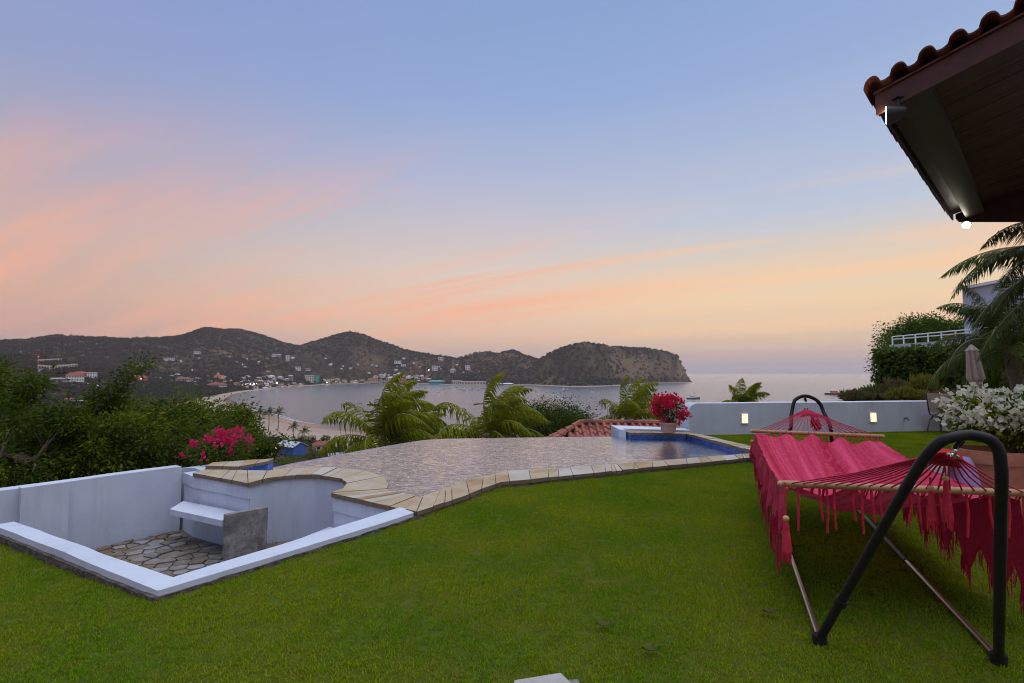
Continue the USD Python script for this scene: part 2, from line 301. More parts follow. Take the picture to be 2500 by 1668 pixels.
# water: what is under it shows through where the surface does not mirror
def water(name, tint, rough, ior, waves, bd, lift=False):
    N = {'g': ('geometry', {}), 'gl': ('glossy_bsdf', dict(color=(.97, .97, .97), roughness=rough)), 'f': ('fresnel', dict(IOR=ior)), 'x': ('mix_closure', {})}
    L = [('g.position', 'mp.vector')]
    N['mp'] = ('mapping', dict(scale=waves[0], rotation=(0.0, 0.0, .35)))
    N['n'] = ('noise_texture', dict(scale=waves[1], detail=3.0, roughness=.62, distortion=2.2)); N['b'] = ('bump', dict(strength=1.0, distance=bd)); N['nn'] = ('noise_texture', dict(scale=waves[1] * .22, detail=2.0, distortion=.5)); N['na'] = ('math', dict(math_type='multiply_add', value2=1.3))
    if lift: N['fm'] = ('map_range', dict(from_min=.03, from_max=.34, to_min=.04, to_max=.90, clamp=True)); L += [('f.fac', 'fm.value'), ('fm.result', 'x.fac')]
    else: L += [('f.fac', 'x.fac')]
    L += [('mp.vector', 'n.vector'), ('mp.vector', 'nn.vector'), ('nn.fac', 'na.value1'), ('n.fac', 'na.value3'), ('na.value', 'b.height'), ('b.normal', 'gl.normal'), ('b.normal', 'f.normal'), ('gl.BSDF', 'x.closure2')]
    if tint is None or len(tint) == 4:
        N['d'] = ('diffuse_bsdf', dict(color=tint[:3])); L += [('d.BSDF', 'x.closure1')]
    else:
        N['d'] = ('transparent_bsdf', dict(color=tint)); L += [('d.BSDF', 'x.closure1')]
    M[name] = usdkit.material(stage, '/World/Looks/' + name, N, L, surface='x.closure')
water('pool_water', (.5, .7, .85), .05, 1.36, ((.85, 1.2, 1.0), 10.0), .009, True)
water('sea_water', (.03, .045, .06, 1), .20, 2.2, ((.35, 1.0, 1.0), .22), .7)
M['pool_tile'] = usdkit.material(stage, '/World/Looks/pool_tile', {
    'tc': ('texture_coordinate', {}), 'n': ('white_noise_texture', {}), 'sn': ('vector_math', dict(math_type='snap', vector2=(.05, .05, .05))), 'm': ('mix_color', dict(a=(.010, .045, .20), b=(.025, .11, .38))),
    'p': ('principled_bsdf', dict(roughness=.2, specular_ior_level=.5))}, [('tc.object', 'sn.vector1'), ('sn.vector', 'n.vector'), ('n.value', 'm.fac'), ('m.result', 'p.base_color')], surface='p.BSDF')
# terrain: dry scrub on hills, sand by the water, bare rock on cliffs
M['terrain'] = usdkit.material(stage, '/World/Looks/terrain', {
    'g': ('geometry', {}), 'sp': ('separate_xyz', {}), 'sn': ('separate_xyz', {}),
    'n1': ('noise_texture', dict(scale=.012, detail=6.0, roughness=.65)), 'n2': ('noise_texture', dict(scale=.004, detail=5.0, roughness=.6)), 'n3': ('noise_texture', dict(scale=.07, detail=4.0)),
    'r1': ('map_range', dict(from_min=.36, from_max=.62, clamp=True)), 'r2': ('map_range', dict(from_min=.53, from_max=.64, clamp=True)), 'r3': ('map_range', dict(from_min=.35, from_max=.65, to_min=.65, to_max=1.25, clamp=True)),
    'a': ('mix_color', dict(a=(.036, .031, .02), b=(.068, .048, .032))), 'c': ('mix_color', dict(b=(.115, .074, .038))), 'c2': ('hsv', {}),
    'rk': ('map_range', dict(from_min=.60, from_max=.42, clamp=True)), 'k': ('mix_color', dict(b=(.15, .105, .065))),
    'wob': ('math', dict(math_type='multiply_add', value2=2.2, value3=-1.1)), 'zs': ('math', dict(math_type='add')),
    'sd': ('map_range', dict(from_min=-48.6 + 3.4, from_max=-48.6 + 2.2, clamp=True)), 's': ('mix_color', dict(b=(.36, .28, .21))),
    'wt': ('map_range', dict(from_min=-48.6 + 1.3, from_max=-48.6 + .5, clamp=True)), 'w': ('mix_color', dict(b=(.22, .155, .115))),
    'ro': ('map_range', dict(from_min=-48.6 + 1.2, from_max=-48.6 + .45, to_min=.95, to_max=.16, clamp=True)),
    'sl': ('map_range', dict(from_min=-48.6 + 1.2, from_max=-48.6 + .45, to_min=.05, to_max=.9, clamp=True)),
    'p': ('principled_bsdf', dict(specular_ior_level=.05))},
    [('g.position', 'n1.vector'), ('g.position', 'n2.vector'), ('g.position', 'n3.vector'), ('g.position', 'sp.vector'), ('g.true_normal' if False else 'g.normal', 'sn.vector'),
     ('n1.fac', 'r1.value'), ('n2.fac', 'r2.value'), ('n3.fac', 'r3.value'), ('r1.result', 'a.fac'), ('a.result', 'c.a'), ('r2.result', 'c.fac'), ('c.result', 'c2.color'), ('r3.result', 'c2.value'),
     ('sn.z', 'rk.value'), ('rk.result', 'k.fac'), ('c2.color', 'k.a'), ('n1.fac', 'wob.value1'), ('sp.z', 'zs.value1'), ('wob.value', 'zs.value2'),
     ('zs.value', 'sd.value'), ('sd.result', 's.fac'), ('k.result', 's.a'), ('sp.z', 'wt.value'), ('wt.result', 'w.fac'), ('s.result', 'w.a'), ('w.result', 'p.base_color'), ('sp.z', 'ro.value'), ('ro.result', 'p.roughness'), ('sp.z', 'sl.value'), ('sl.result', 'p.specular_ior_level')], surface='p.BSDF')
emit('lamp_warm', (1.0, .70, .32), .6); emit('lamp_white', (1.0, .93, .76), 3.5); emit('lamp_orange', (1.0, .5, .15), .8); emit('lamp_red', (1.0, .08, .03), .5)

# ------------------------------------------------------------------ land and sea
SEA = -48.6
far_px = [(565, 965), (596, 958), (627, 954), (703, 946), (805, 939), (933, 936), (1035, 937.5), (1150, 942), (1230, 941), (1294, 940.5), (1377, 945), (1430, 945.5), (1487, 944), (1560, 939), (1612, 936), (1660, 935.5), (1694, 934)]
far_sh = [G(x, y, SEA)[:2] for x, y in far_px]
tip = np.array(far_sh[-1]); back = tip * (4600 / np.linalg.norm(tip))
near_sh = [G(x, y, SEA)[:2] for x, y in [(2900, 1098), (2300, 1085), (1700, 1085), (1100, 1066), (900, 1050), (800, 1041), (720, 1028), (660, 1014), (610, 999), (580, 987), (562, 975)]]
sea_poly = sg.Polygon([*far_sh, tip + np.array([12, 160]), back + np.array([-700, 0]), (-9000, 14000), (-20000, 60000), (60000, 60000), (60000, -10000), (2600, -10000), *near_sh]).buffer(0)
LAY = [  # ridges: (pixel column, skyline row, distance), breadth towards us, breadth behind
    ([(-1500, 850, 2600), (-400, 840, 2600), (0, 833, 2600), (64, 831, 2600), (133, 820, 2600), (213, 824, 2600), (308, 828, 2609), (372, 827, 2683), (420, 823, 2738), (447, 819, 2769), (475, 808, 2801), (500, 800, 2830), (528, 803, 2863), (553, 805, 2891), (583, 805, 2931), (610, 811, 2967), (638, 819, 3005), (691, 838, 3077), (745, 847, 3150), (800, 862, 3238), (900, 900, 3400)], 760, 800),
    ([(640, 905, 2450), (670, 876, 2550), (690, 865, 2616), (728, 847, 2680), (760, 837, 2716), (787, 829, 2745), (824, 817, 2760), (851, 812, 2760), (883, 817, 2760), (915, 830, 2760), (947, 840, 2760), (979, 851, 2760), (1021, 862, 2752), (1074, 869, 2732), (1106, 875, 2720), (1160, 890, 2700), (1250, 908, 2600)], 400, 500),
    ([(1020, 908, 2620), (1060, 892, 2601), (1100, 880, 2583), (1128, 874, 2570), (1149, 866, 2560), (1165, 861, 2554), (1181, 859, 2547), (1200, 862, 2540), (1213, 865, 2534), (1232, 860, 2527), (1250, 856, 2520), (1264, 860, 2513), (1277, 867, 2508), (1309, 877, 2493), (1340, 888, 2480), (1420, 908, 2480)], 270, 350),
    ([(1265, 909, 2110), (1290, 897, 2116), (1319, 877, 2124), (1340, 863, 2130), (1372, 851, 2137), (1400, 842, 2143), (1420, 838, 2147), (1436, 838, 2158), (1460, 842, 2190), (1489, 846, 2228), (1532, 850, 2360), (1570, 851, 2502), (1596, 853, 2600), (1620, 858, 2665), (1638, 864, 2714), (1655, 869, 2738), (1668, 875, 2754), (1678, 884, 2766), (1685, 893, 2775), (1690, 905, 2781), (1694, 925, 2786), (1697, 935, 2790)], 190, 330),
    ([(-1500, 890, 1480), (-300, 878, 1480), (0, 866, 1480), (60, 870, 1480), (130, 878, 1480), (230, 896, 1480), (330, 912, 1480)], 330, 420),
    ([(560, 930, 1850), (640, 900, 1950), (700, 884, 2200), (760, 882, 2450), (820, 888, 2580), (900, 910, 2600)], 230, 300),
    ([(840, 905, 2560), (900, 878, 2560), (960, 868, 2560), (1010, 880, 2560), (1080, 905, 2560)], 190, 260)]
def smooth(a, b, x): t = np.clip((x - a) / (b - a), 0, 1); return t * t * (3 - 2 * t)
def near_slope(x, y):
    r = np.hypot(x, y); az = np.degrees(np.arctan2(x, y))
    z = -2.6 - .175 * np.maximum(r - 9, 0)
    # the neighbour's knoll on the right
    k = smooth(28.5, 35, az) * (1 - smooth(40, 95, r)) * smooth(12.5, 16, r) * (1 - smooth(95, 130, az))
    bump = .95 * np.exp(-((r - 24) / 9) ** 2) - .6
    return np.where(k > 0, z * (1 - k) + bump * k, z)
def land(X, Y):
    X, Y = np.asarray(X, float), np.asarray(Y, float); r = np.hypot(X, Y); az = np.arctan2(X, Y); cz = np.cos(np.clip(az, -1.45, 1.45)); u = 1250 + FOC * np.tan(np.clip(az, -1.45, 1.45))
    sd = np.full(r.shape, 400.0); m = r > 250
    pts = shapely.points(X[m], Y[m]); d = shapely.distance(sea_poly.boundary, pts); sd[m] = np.where(shapely.contains(sea_poly, pts), -d, d)
    base = SEA + np.interp(sd, [-60, 0, 45, 90, 170, 600, 1500], [-4, 0, 1.1, 2.8, 6, 9, 16])
    nz = meshkit.fbm(np.stack([X / 330, Y / 330, 0 * X], -1), 5, 3); ng = meshkit.fbm(np.stack([X / 120, Y / 120, 0 * X + 9], -1), 4, 11)
    z = base.copy()
    for pts_, wf, wb in LAY:
        a = np.array(pts_, float); yc, rc = np.interp(u, a[:, 0], a[:, 1], left=912, right=940), np.interp(u, a[:, 0], a[:, 2])
        zc = EYE[2] + (910 - yc) / FOC * rc * cz
        q = np.where(r < rc, np.abs(rc - r) / wf, np.abs(r - rc) / wb)
        q = q * (1 + .55 * (nz - .5) * np.minimum(q * 2, 1) + .25 * (ng - .5) * np.minimum(q * 2, 1))
        h = np.maximum(zc - base, 0) * np.where(q < 1.6, np.exp(-q ** 2 * 1.15) , np.exp(-q ** 2 * 1.15)) * smooth(-5, 150, sd) ** .7
        z = np.maximum(z, base + h)
    rel = np.clip((z - base) / 90, 0, 1) * (r > 500) * (np.cos(az) > 0)
    z = z + rel * ((np.abs(ng - .5) * -34 + 6) + (nz - .5) * 26) * .55
    rough = (meshkit.fbm(np.stack([X / 14, Y / 14, 0 * X], -1), 3, 5) - .5)
    nr = near_slope(X, Y)
    z = np.where(r < 420, np.maximum(z, nr) + rough * np.clip(r / 150, 0, .5), z)
    return z
azs = np.radians(np.concatenate([np.arange(-180, -50, 5.0), np.arange(-50, 50, .11), np.arange(50, 180.1, 5.0)])); azs[-1] = math.pi
rs = np.concatenate([[4.5], np.geomspace(6, 420, 90), np.linspace(428, 1400, 100), np.geomspace(1408, 3700, 210), np.geomspace(3800, 9000, 14)])
AZ_, R_ = np.meshgrid(azs, rs, indexing='ij'); TX, TY = R_ * np.sin(AZ_), R_ * np.cos(AZ_)
TZ = land(TX, TY)
# each far ridge is brought to the skyline it has in the photograph
tanE = (TZ - EYE[2]) / (R_ * np.cos(AZ_)); U_ = 1250 + FOC * np.tan(azs)
ok = (np.abs(np.degrees(azs)) < 50); farm = rs > 1000
sky_y = np.interp(U_, [p[0] for p in LAY[0][0]], [p[1] for p in LAY[0][0]])
for pts_, _, _ in LAY[1:4]:
    a = np.array(pts_, float); sky_y = np.minimum(sky_y, np.interp(U_, a[:, 0], a[:, 1], left=912, right=940))
for i in np.nonzero(ok & (U_ < 1690))[0]:
    j = np.argmax(np.where(farm, tanE[i], -9)); want = EYE[2] + (910 - sky_y[i]) / FOC * rs[j] * math.cos(azs[i])
    f = np.clip((want - SEA) / max(TZ[i, j] - SEA, 1), .6, 1.6)
    w = smooth(900, 1500, rs); up = np.clip((TZ[i] - SEA - 8) / 30, 0, 1)
    TZ[i] = TZ[i] + (TZ[i] - SEA) * (f - 1) * w * up
def ground_at(x, y):
    a, r = math.atan2(x, y), math.hypot(x, y); i = np.interp(a, azs, np.arange(len(azs))); j = np.interp(r, rs, np.arange(len(rs))); i0, j0 = int(min(i, len(azs) - 2)), int(min(j, len(rs) - 2)); fi, fj = i - i0, j - j0
    return (TZ[i0, j0] * (1 - fi) + TZ[i0 + 1, j0] * fi) * (1 - fj) + (TZ[i0, j0 + 1] * (1 - fi) + TZ[i0 + 1, j0 + 1] * fi) * fj
def on_land(px, py, rmin=60.0):
    """Where the line of sight through a pixel of the photograph meets the land."""
    d = ray(px, py); a = math.atan2(d[0], d[1]); i = int(np.argmin(np.abs(azs - a))); t = d[2] / math.hypot(d[0], d[1])
    k = np.nonzero((TZ[i] >= EYE[2] + t * rs) & (rs > rmin))[0]
    r = rs[k[0]] if len(k) else 2000.0
    if len(k) and k[0] > 0:
        r0 = rs[k[0] - 1]; e0, e1 = TZ[i, k[0] - 1] - (EYE[2] + t * r0), TZ[i, k[0]] - (EYE[2] + t * r); r = r0 + (r - r0) * (-e0) / max(e1 - e0, 1e-6) if e0 < 0 else r
    x, y = r * math.sin(a), r * math.cos(a); return np.array([x, y, ground_at(x, y)])
mb = MB(); mb.grid(np.stack([TX, TY, TZ], -1)); tv, tf = mb.get()
part('hills', (tv, tf[:, [0, 2, 1]] if False else tf), M['terrain'], smooth=True, kind='structure')
mb = MB(); a_ = np.linspace(-math.pi, math.pi, 97); rr = np.array([150, 600, 2500, 8000, 24000.0])
mb.grid(np.stack([np.outer(np.sin(a_), rr), np.outer(np.cos(a_), rr), np.full((97, 5), SEA)], -1)); part('sea', mb.get(), M['sea_water'], kind='structure')

def weave(ax):
    """The cloth's own bands of lighter and darker thread, running from bar to bar."""
    N = {'g': ('geometry', {}), 'd': ('vector_math', dict(math_type='dot_product', vector2=tuple(ax))), 'c': ('combine_xyz', {}), 'n': ('noise_texture', dict(scale=7.0, detail=3.0, roughness=.7)), 'r': ('map_range', dict(from_min=.38, from_max=.62, clamp=True)),
         'n2': ('noise_texture', dict(scale=24.0, detail=4.0)), 'm': ('mix_color', dict(a=(.40, .016, .05), b=(.70, .08, .165))), 'm2': ('mix_color', dict(b=(.66, .11, .19))), 'h': ('map_range', dict(from_min=.5, from_max=.75, to_max=.6, clamp=True)), 'p': ('principled_bsdf', dict(roughness=.9, specular_ior_level=.08)),
         'n3': ('noise_texture', dict(scale=170.0, detail=3.0)), 'b': ('bump', dict(strength=.5, distance=.004)), 't': ('translucent_bsdf', {}), 'x': ('mix_closure', dict(fac=.1))}
    L = [('g.position', 'd.vector1'), ('d.value', 'c.x'), ('c.vector', 'n.vector'), ('n.fac', 'r.value'), ('r.result', 'm.fac'), ('g.position', 'n2.vector'), ('n2.fac', 'h.value'), ('m.result', 'm2.a'), ('h.result', 'm2.fac'), ('m2.result', 'p.base_color'), ('m2.result', 't.color'), ('g.position', 'n3.vector'), ('n3.fac', 'b.height'), ('b.normal', 'p.normal'), ('p.BSDF', 'x.closure1'), ('t.BSDF', 'x.closure2')]
    M['hammock_weave'] = usdkit.material(stage, '/World/Looks/hammock_weave', N, L, surface='x.closure'); return M['hammock_weave']

# ------------------------------------------------------------------ terrace: pit, pool, lawn
CT = .07                                                           # top of the coping
outer_edge = G2([(470, 1155), (540, 1167), (606, 1180)], CT); arc = G2([(656, 1166), (710, 1160), (770, 1159), (802, 1163), (832, 1168), (846, 1178), (838, 1191), (807, 1203)], CT)
outer2 = G2([(907, 1226), (981, 1242), (1017, 1250)], CT)
inner_edge = G2([(505, 1144), (560, 1143), (604, 1148)], CT); arc_in = G2([(652, 1149), (706, 1142), (790, 1141), (845, 1143), (895, 1149), (938, 1163), (948, 1183), (945, 1193)], CT); inner2 = G2([(983, 1203), (1030, 1214), (1034, 1209)], CT)
lawn_edge = G2([(1017, 1250), (1075, 1231), (1137, 1211), (1186, 1190), (1226, 1177), (1290, 1172), (1329, 1167), (1420, 1158), (1502, 1150), (1596, 1140), (1700, 1131), (1838, 1117)], CT)
lawn_in = G2([(1034, 1209), (1081, 1194), (1146, 1171), (1200, 1159), (1236, 1150), (1300, 1147), (1360, 1143), (1440, 1137), (1510, 1132), (1600, 1125), (1700, 1117), (1829, 1107)], CT)
right_out = G2([(1838, 1117), (1850, 1093), (1744, 1068), (1690, 1056)], CT + .04); right_in = G2([(1829, 1107), (1832, 1099), (1749, 1077), (1675, 1058.5)], CT + .04)
far_in = G2([(1675, 1058.5), (1538, 1056.5)], CT + .04)
WZ = -.02
inf_edge = G2([(655, 1147), (720, 1133), (800, 1118), (900, 1099), (985, 1084), (1040, 1075.5), (1085, 1072.5), (1150, 1071.5), (1300, 1069.5), (1400, 1068), (1512, 1067), (1538, 1068)], WZ)
def resample(p, n):
    p = np.asarray(p, float); s = np.concatenate([[0], np.cumsum(np.linalg.norm(np.diff(p, axis=0), axis=1))]); t = np.linspace(0, s[-1], n); return np.stack([np.interp(t, s, p[:, 0]), np.interp(t, s, p[:, 1])], 1)
water_poly = sg.Polygon([*inf_edge, G2([(1675, 1069)], WZ)[0], *[tuple(p) for p in right_in[::-1][1:]], *lawn_in[::-1], *inner2[::-1], *arc_in[::-1], *inner_edge[::-1][:1]]).buffer(0)
if water_poly.geom_type != 'Polygon': water_poly = max(water_poly.geoms, key=lambda g: g.area)
# --- the pit
C0 = G(438, 1291, -.75)[:2]; vdir = unit(G(1010, 1250, .06)[:2] - G(383, 1443, .05)[:2]); udir = np.array([vdir[1], -vdir[0]])
curbR_out = [tuple(G(383, 1443, .06)[:2]), tuple(G(640, 1367, .06)[:2]), tuple(G(900, 1288, .06)[:2]), tuple(G(1018, 1251, .06)[:2])]
curbR_in = [tuple(G(421, 1412, .06)[:2]), tuple(G(640, 1345, .06)[:2]), tuple(G(979, 1241, .06)[:2])]
LT = .10
curbL_out = [tuple(G(-330, 1235, LT)[:2]), tuple(G(0, 1291, LT)[:2]), tuple(G(184, 1360, LT)[:2]), tuple(G(356, 1430, .07)[:2]), curbR_out[0]]
inL = G(34, 1275, LT)[:2]; curbL_in = [curbR_in[0], tuple(G(245, 1349, LT)[:2]), tuple(inL)]
turn = inL - vdir * 2.6
Wl = C0 - vdir * 6.5                                                # the far wall runs along the slope side
pit_poly = sg.Polygon([tuple(C0), *outer_edge, *arc, *outer2[:-1], *curbR_in[::-1], *curbL_in[1:], tuple(turn), tuple(Wl)]).buffer(0)
if pit_poly.geom_type != 'Polygon': pit_poly = max(pit_poly.geoms, key=lambda g: g.area)
pit = thing('seating_pit', 'sunken white plastered seating pit with stone floor beside the pool', 'seating pit', (C0[0], C0[1], -.75))
FL = -.75; path_ = sg.LineString([tuple(C0), *outer_edge, *arc, *outer2[:-1]])
def wall_strip(pts, z0, z1, thick, side=1):
    """A wall standing along a line of plan points, its thickness to one side."""
    ln = sg.LineString(pts); b = ln.buffer(side * thick, single_sided=True, join_style=2)
    m = MB(); 
    for g in getattr(b, 'geoms', [b]): m.prism(g, z0, z1)
    return m.get()
def wavy(mesh, amp=.006, sc=2.2, sub=.12):
    """Hand-plastered: the mesh cut finer and moved a little."""
    v, f = mesh; v, f = trimesh.remesh.subdivide_to_size(v, f, sub, max_iter=12); v, inv = np.unique(np.round(v, 5), axis=0, return_inverse=True); f = inv.ravel()[f]
    d = np.stack([meshkit.fbm(v * sc, 3, s) - .5 for s in (1, 2, 3)], 1); return v + d * 2 * amp, f
# far wall with its pilaster, 11 cm above the coping level
part('wall', wavy(wall_strip([tuple(Wl), tuple(C0 + vdir * .0)], -2.6, .10, .20, 1), .008), M['white_plaster'], pit, smooth=40)
pl = C0 - vdir * (np.linalg.norm(G(175, 1186, .11)[:2] - G(440, 1142, .11)[:2])); MBp = MB(); MBp.box((*(pl + udir * .03 - vdir * .22), (-2.0 + .115) / 2), (.14, .42, 2.115), -math.atan2(vdir[0], vdir[1])); part('pilaster', wavy(MBp.get(), .006), M['white_plaster'], pit, smooth=40)
MBp = MB(); q = [tuple(C0 - udir * .18 - vdir * .02), tuple(C0 - udir * .18 + vdir * .55), tuple(np.array(outer_edge[0]) + vdir * .45), tuple(outer_edge[0]), tuple(C0 + vdir * .02)]; MBp.prism(sg.Polygon(q).convex_hull.difference(pit_poly.buffer(.036, join_style=2)).difference(path_.buffer(.172)).buffer(-.004), -2.6, .05); part('wall', wavy(MBp.get(), .006), M['white_plaster'], pit, smooth=40)
# walls under the coping: a curved one and two straight ones with a proud band at the top
arc_zone = sg.LineString([outer_edge[-1], *arc]).buffer(.2, cap_style=2)
arc_zone = arc_zone.difference(sg.LineString([tuple(C0), *outer_edge]).buffer(.055)).difference(sg.LineString([arc[-1], *outer2[:-1]]).buffer(.055))
keep_out = sg.LineString([tuple(Wl), tuple(C0)]).buffer(.205, single_sided=True, join_style=2).union(sg.Polygon([*curbR_out, *curbR_in[::-1]]).buffer(.0))
def ring_part(g0, g1, zone, z0, z1, name):
    r = pit_poly.buffer(g1, join_style=2).difference(pit_poly.buffer(g0, join_style=2)).intersection(zone).difference(keep_out)
    m = MB(); n = 0
    for g in getattr(r, 'geoms', [r]):
        if g.geom_type == 'Polygon' and g.area > 2e-3: m.prism(g, z0, z1); n += 1
    if n: part(name, wavy(m.get(), .004), M['white_plaster'], pit, smooth=40)
for seg in ([tuple(C0), *outer_edge], [arc[-1], *outer2[:-1]]):
    zn = sg.LineString(seg).buffer(.2, cap_style=2).difference(arc_zone); ring_part(.034, .17, zn, FL - .02, -.132, 'wall'); ring_part(.022, .17, zn, -.13, CT - .058, 'band')
ring_part(.03, .17, arc_zone, FL - .02, CT - .058, 'curved_wall')
# white curb on the lawn side
curb_poly = sg.Polygon([*curbR_out[:-1], tuple(G(1012, 1252.5, .06)[:2]), *curbR_in[::-1], *curbL_in[1:], tuple(turn), tuple(turn - udir * .27), *curbL_out[1:-1]]).buffer(0)
if curb_poly.geom_type != 'Polygon': curb_poly = max(curb_poly.geoms, key=lambda g: g.area)
cv, cf = wavy((lambda m: (m.prism(curb_poly.buffer(-.02).buffer(.02), FL - .02, .06), m.get())[1])(MB()), .006, sub=.10)
lift = np.array([max(0.0, min(1.0, ((np.array(curbR_out[0]) - p[:2]) @ udir) / 1.2)) for p in cv]); cv[:, 2] += np.where(cv[:, 2] > -.2, lift * .045, 0)
part('curb', (cv, cf), M['white_plaster'], pit, smooth=40)
foot = sg.LineString([*curbL_out[1:]]).buffer(.025).union(sg.LineString(curbR_out).buffer(.018)).difference(curb_poly.buffer(-.03))
mf = MB(); [mf.prism(g, -.25, .045) for g in getattr(foot, 'geoms', [foot])]; fv, ff = wavy(mf.get(), .010, 9, .07); lift = np.array([max(0.0, min(1.0, ((np.array(curbR_out[0]) - p[:2]) @ udir) / 1.2)) for p in fv]); fv[:, 2] += np.where(fv[:, 2] > -.1, lift * .03 - .02, 0)
part('footing', (fv, ff), M['dark_footing'], pit)
# floor: irregular stones bedded in mortar
mfl = MB(); mfl.prism(pit_poly.buffer(.05), FL - .15, FL - .02); part('mortar_bed', mfl.get(), M['mortar'], pit)
rng = np.random.default_rng(5)
pitb = pit_poly.bounds; pts = []
grown = pit_poly.buffer(.25); shapely.prepare(grown)
for _ in range(12000):
    p = np.array([rng.uniform(pitb[0], pitb[2]), rng.uniform(pitb[1], pitb[3])])
    if grown.contains(sg.Point(p)) and (not pts or ((np.array(pts) - p) ** 2).sum(1).min() > .108 ** 2): pts.append(p)
vor = so.voronoi_diagram(sg.MultiPoint([tuple(p) for p in pts])) if hasattr(so, 'voronoi_diagram') else shapely.voronoi_polygons(sg.MultiPoint(pts))
floor_clip = pit_poly.buffer(-.03)
rest = MB(); seen_zone = sg.Polygon(G2([(150, 1290), (780, 1290), (780, 1400), (560, 1440), (150, 1440)], FL))
for cell in vor.geoms:
    c = cell.intersection(floor_clip).buffer(-.020, join_style=2).buffer(.013)
    if c.is_empty or c.geom_type != 'Polygon' or c.area < .004: continue
    c = c.simplify(.008); h = rng.uniform(-.004, .014); m = MB(); m.prism(c, FL - .03, FL + h)
    if seen_zone.intersects(c): part('paving_stone', m.get(), PAV[rng.integers(4)], pit)
    else: rest.add(*m.get())
part('paving_stones', rest.get(), PAV[0], pit, kind='stuff')
# bench: a white slab let into the corner, held by an upright concrete slab
BZ = -.30
bl = [G(447, 1223, BZ)[:2], G(415, 1243, BZ)[:2], G(541, 1271, BZ)[:2], G(655, 1250, BZ)[:2], np.array(outer_edge[-1]) + vdir * .03]
m = MB(); m.prism(sg.Polygon([tuple(p) for p in bl]).buffer(-.01).buffer(.01), BZ - .07, BZ); part('bench', wavy(m.get(), .004), M['white_plaster'], pit, smooth=40)
b2 = [np.array(arc[-1]) - vdir * .0, np.array(arc[-1]) + (-vdir) * .06 + udir * .02, np.array(arc[-1]) - vdir * .42 + udir * .1, np.array(outer2[-2]) - vdir * .40, np.array(outer2[-2])]
m = MB(); m.prism(sg.Polygon([tuple(p) for p in b2]).convex_hull, BZ - .07, BZ); part('bench', wavy(m.get(), .004), M['white_plaster'], pit, smooth=40)
s0, s1 = G(546, 1373, FL)[:2], G(652, 1347, FL)[:2]; sdn = unit(s1 - s0); snn = np.array([-sdn[1], sdn[0]])
m = MB(); m.box((0, 0, 0), (np.linalg.norm(s1 - s0), .055, .53), ch=.006); v, f = wavy(m.get(), .004, 6, .05)
rotv = np.stack([v[:, 0] * sdn[0] + v[:, 1] * snn[0], v[:, 0] * sdn[1] + v[:, 1] * snn[1], v[:, 2]], 1) + [*((s0 + s1) / 2 + snn * .03), FL + .263]
t = thing('concrete_slab', 'grey rough concrete slab standing upright under the white bench end', 'slab', (*((s0 + s1) / 2), FL)); part('panel', (rotv, f), M['rough_concrete'], t)
for q in (.46, .62):
    c = s0 + (s1 - s0) * q - snn * .001; m = MB(); m.ball((c[0], c[1], FL + .27), .008, 1); part('hole', m.get(), M['dark_metal'], t)

# --- the pool
pc = np.array(water_poly.centroid.coords[0]); pool = thing('swimming_pool', 'infinity swimming pool edged with pale flagstones above the bay', 'pool', (pc[0], pc[1], -1.4))
m = MB(); m.prism(water_poly.buffer(.02), WZ - .004, WZ); v, f = m.get()
part('pool_water', (v[:, :], f), M['pool_water'], pool)
shell = water_poly.buffer(.10).difference(water_poly.buffer(.0)); m = MB()
inf_ln = sg.LineString(inf_edge[:-1]); low = shell.intersection(inf_ln.buffer(.14)); high = shell.difference(inf_ln.buffer(.14))
for g in getattr(high, 'geoms', [high]): m.prism(g, -1.4, CT - .045)
for g in getattr(low, 'geoms', [low]): m.prism(g, -2.8, WZ - .003)
m.prism(water_poly.buffer(.1), -1.5, -1.4); part('basin', m.get(), M['pool_tile'], pool)
def stones(outer, inner, n, ztop, rng, name='coping_stone', thick=.05, jit=.28, over=.02):
    """Flagstones laid side by side between two lines, uneven in breadth, tone and height."""
    o, i = resample(outer, 400), resample(inner, 400); cuts = np.cumsum(rng.uniform(1 - jit * 1.6, 1 + jit * 1.6, n)); cuts = np.concatenate([[0], cuts / cuts[-1]]); sks = rng.integers(-4, 5, n + 1)
    for q_, (a, b) in enumerate(zip(cuts[:-1], cuts[1:])):
        ka, kb = int(round(a * 399)), int(round(b * 399))
        ia, ib = max(0, min(399, ka + (int(sks[q_]) if a > 0 else 0))), max(0, min(399, kb + (int(sks[q_ + 1]) if b < 1 else 0)))
        pa = [o[k] for k in np.linspace(ka, kb, 5).astype(int)]; pb = [i[k] for k in np.linspace(ib, ia, 5).astype(int)]
        poly = sg.Polygon([tuple(p) for p in pa + pb]).buffer(0)
        if poly.is_empty: continue
        poly = poly.buffer(-.0035, join_style=2).simplify(.004)
        if poly.geom_type != 'Polygon' or poly.area < 1e-3: continue
        h = rng.uniform(-.005, .005); m = MB(); m.prism(poly, ztop - thick, ztop + h); v, f = m.get()
        top = v[:, 2] > ztop - .03; v[top, 2] += rng.uniform(-.006, .006) * (v[top, 0] - v[:, 0].mean()) * 2
        v = v + np.stack([meshkit.noise(v * 19, 1) - .5, meshkit.noise(v * 19, 2) - .5, 0 * v[:, 0]], 1) * .016
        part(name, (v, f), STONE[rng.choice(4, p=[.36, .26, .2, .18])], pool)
rng = np.random.default_rng(8)
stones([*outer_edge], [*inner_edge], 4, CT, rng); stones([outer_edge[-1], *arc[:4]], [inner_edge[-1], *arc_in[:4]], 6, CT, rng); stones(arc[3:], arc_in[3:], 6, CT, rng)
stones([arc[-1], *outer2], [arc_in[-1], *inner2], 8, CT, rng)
stones(lawn_edge, lawn_in, 28, CT, rng, jit=.42, thick=.042); stones(right_out, right_in, 12, CT + .04, rng)
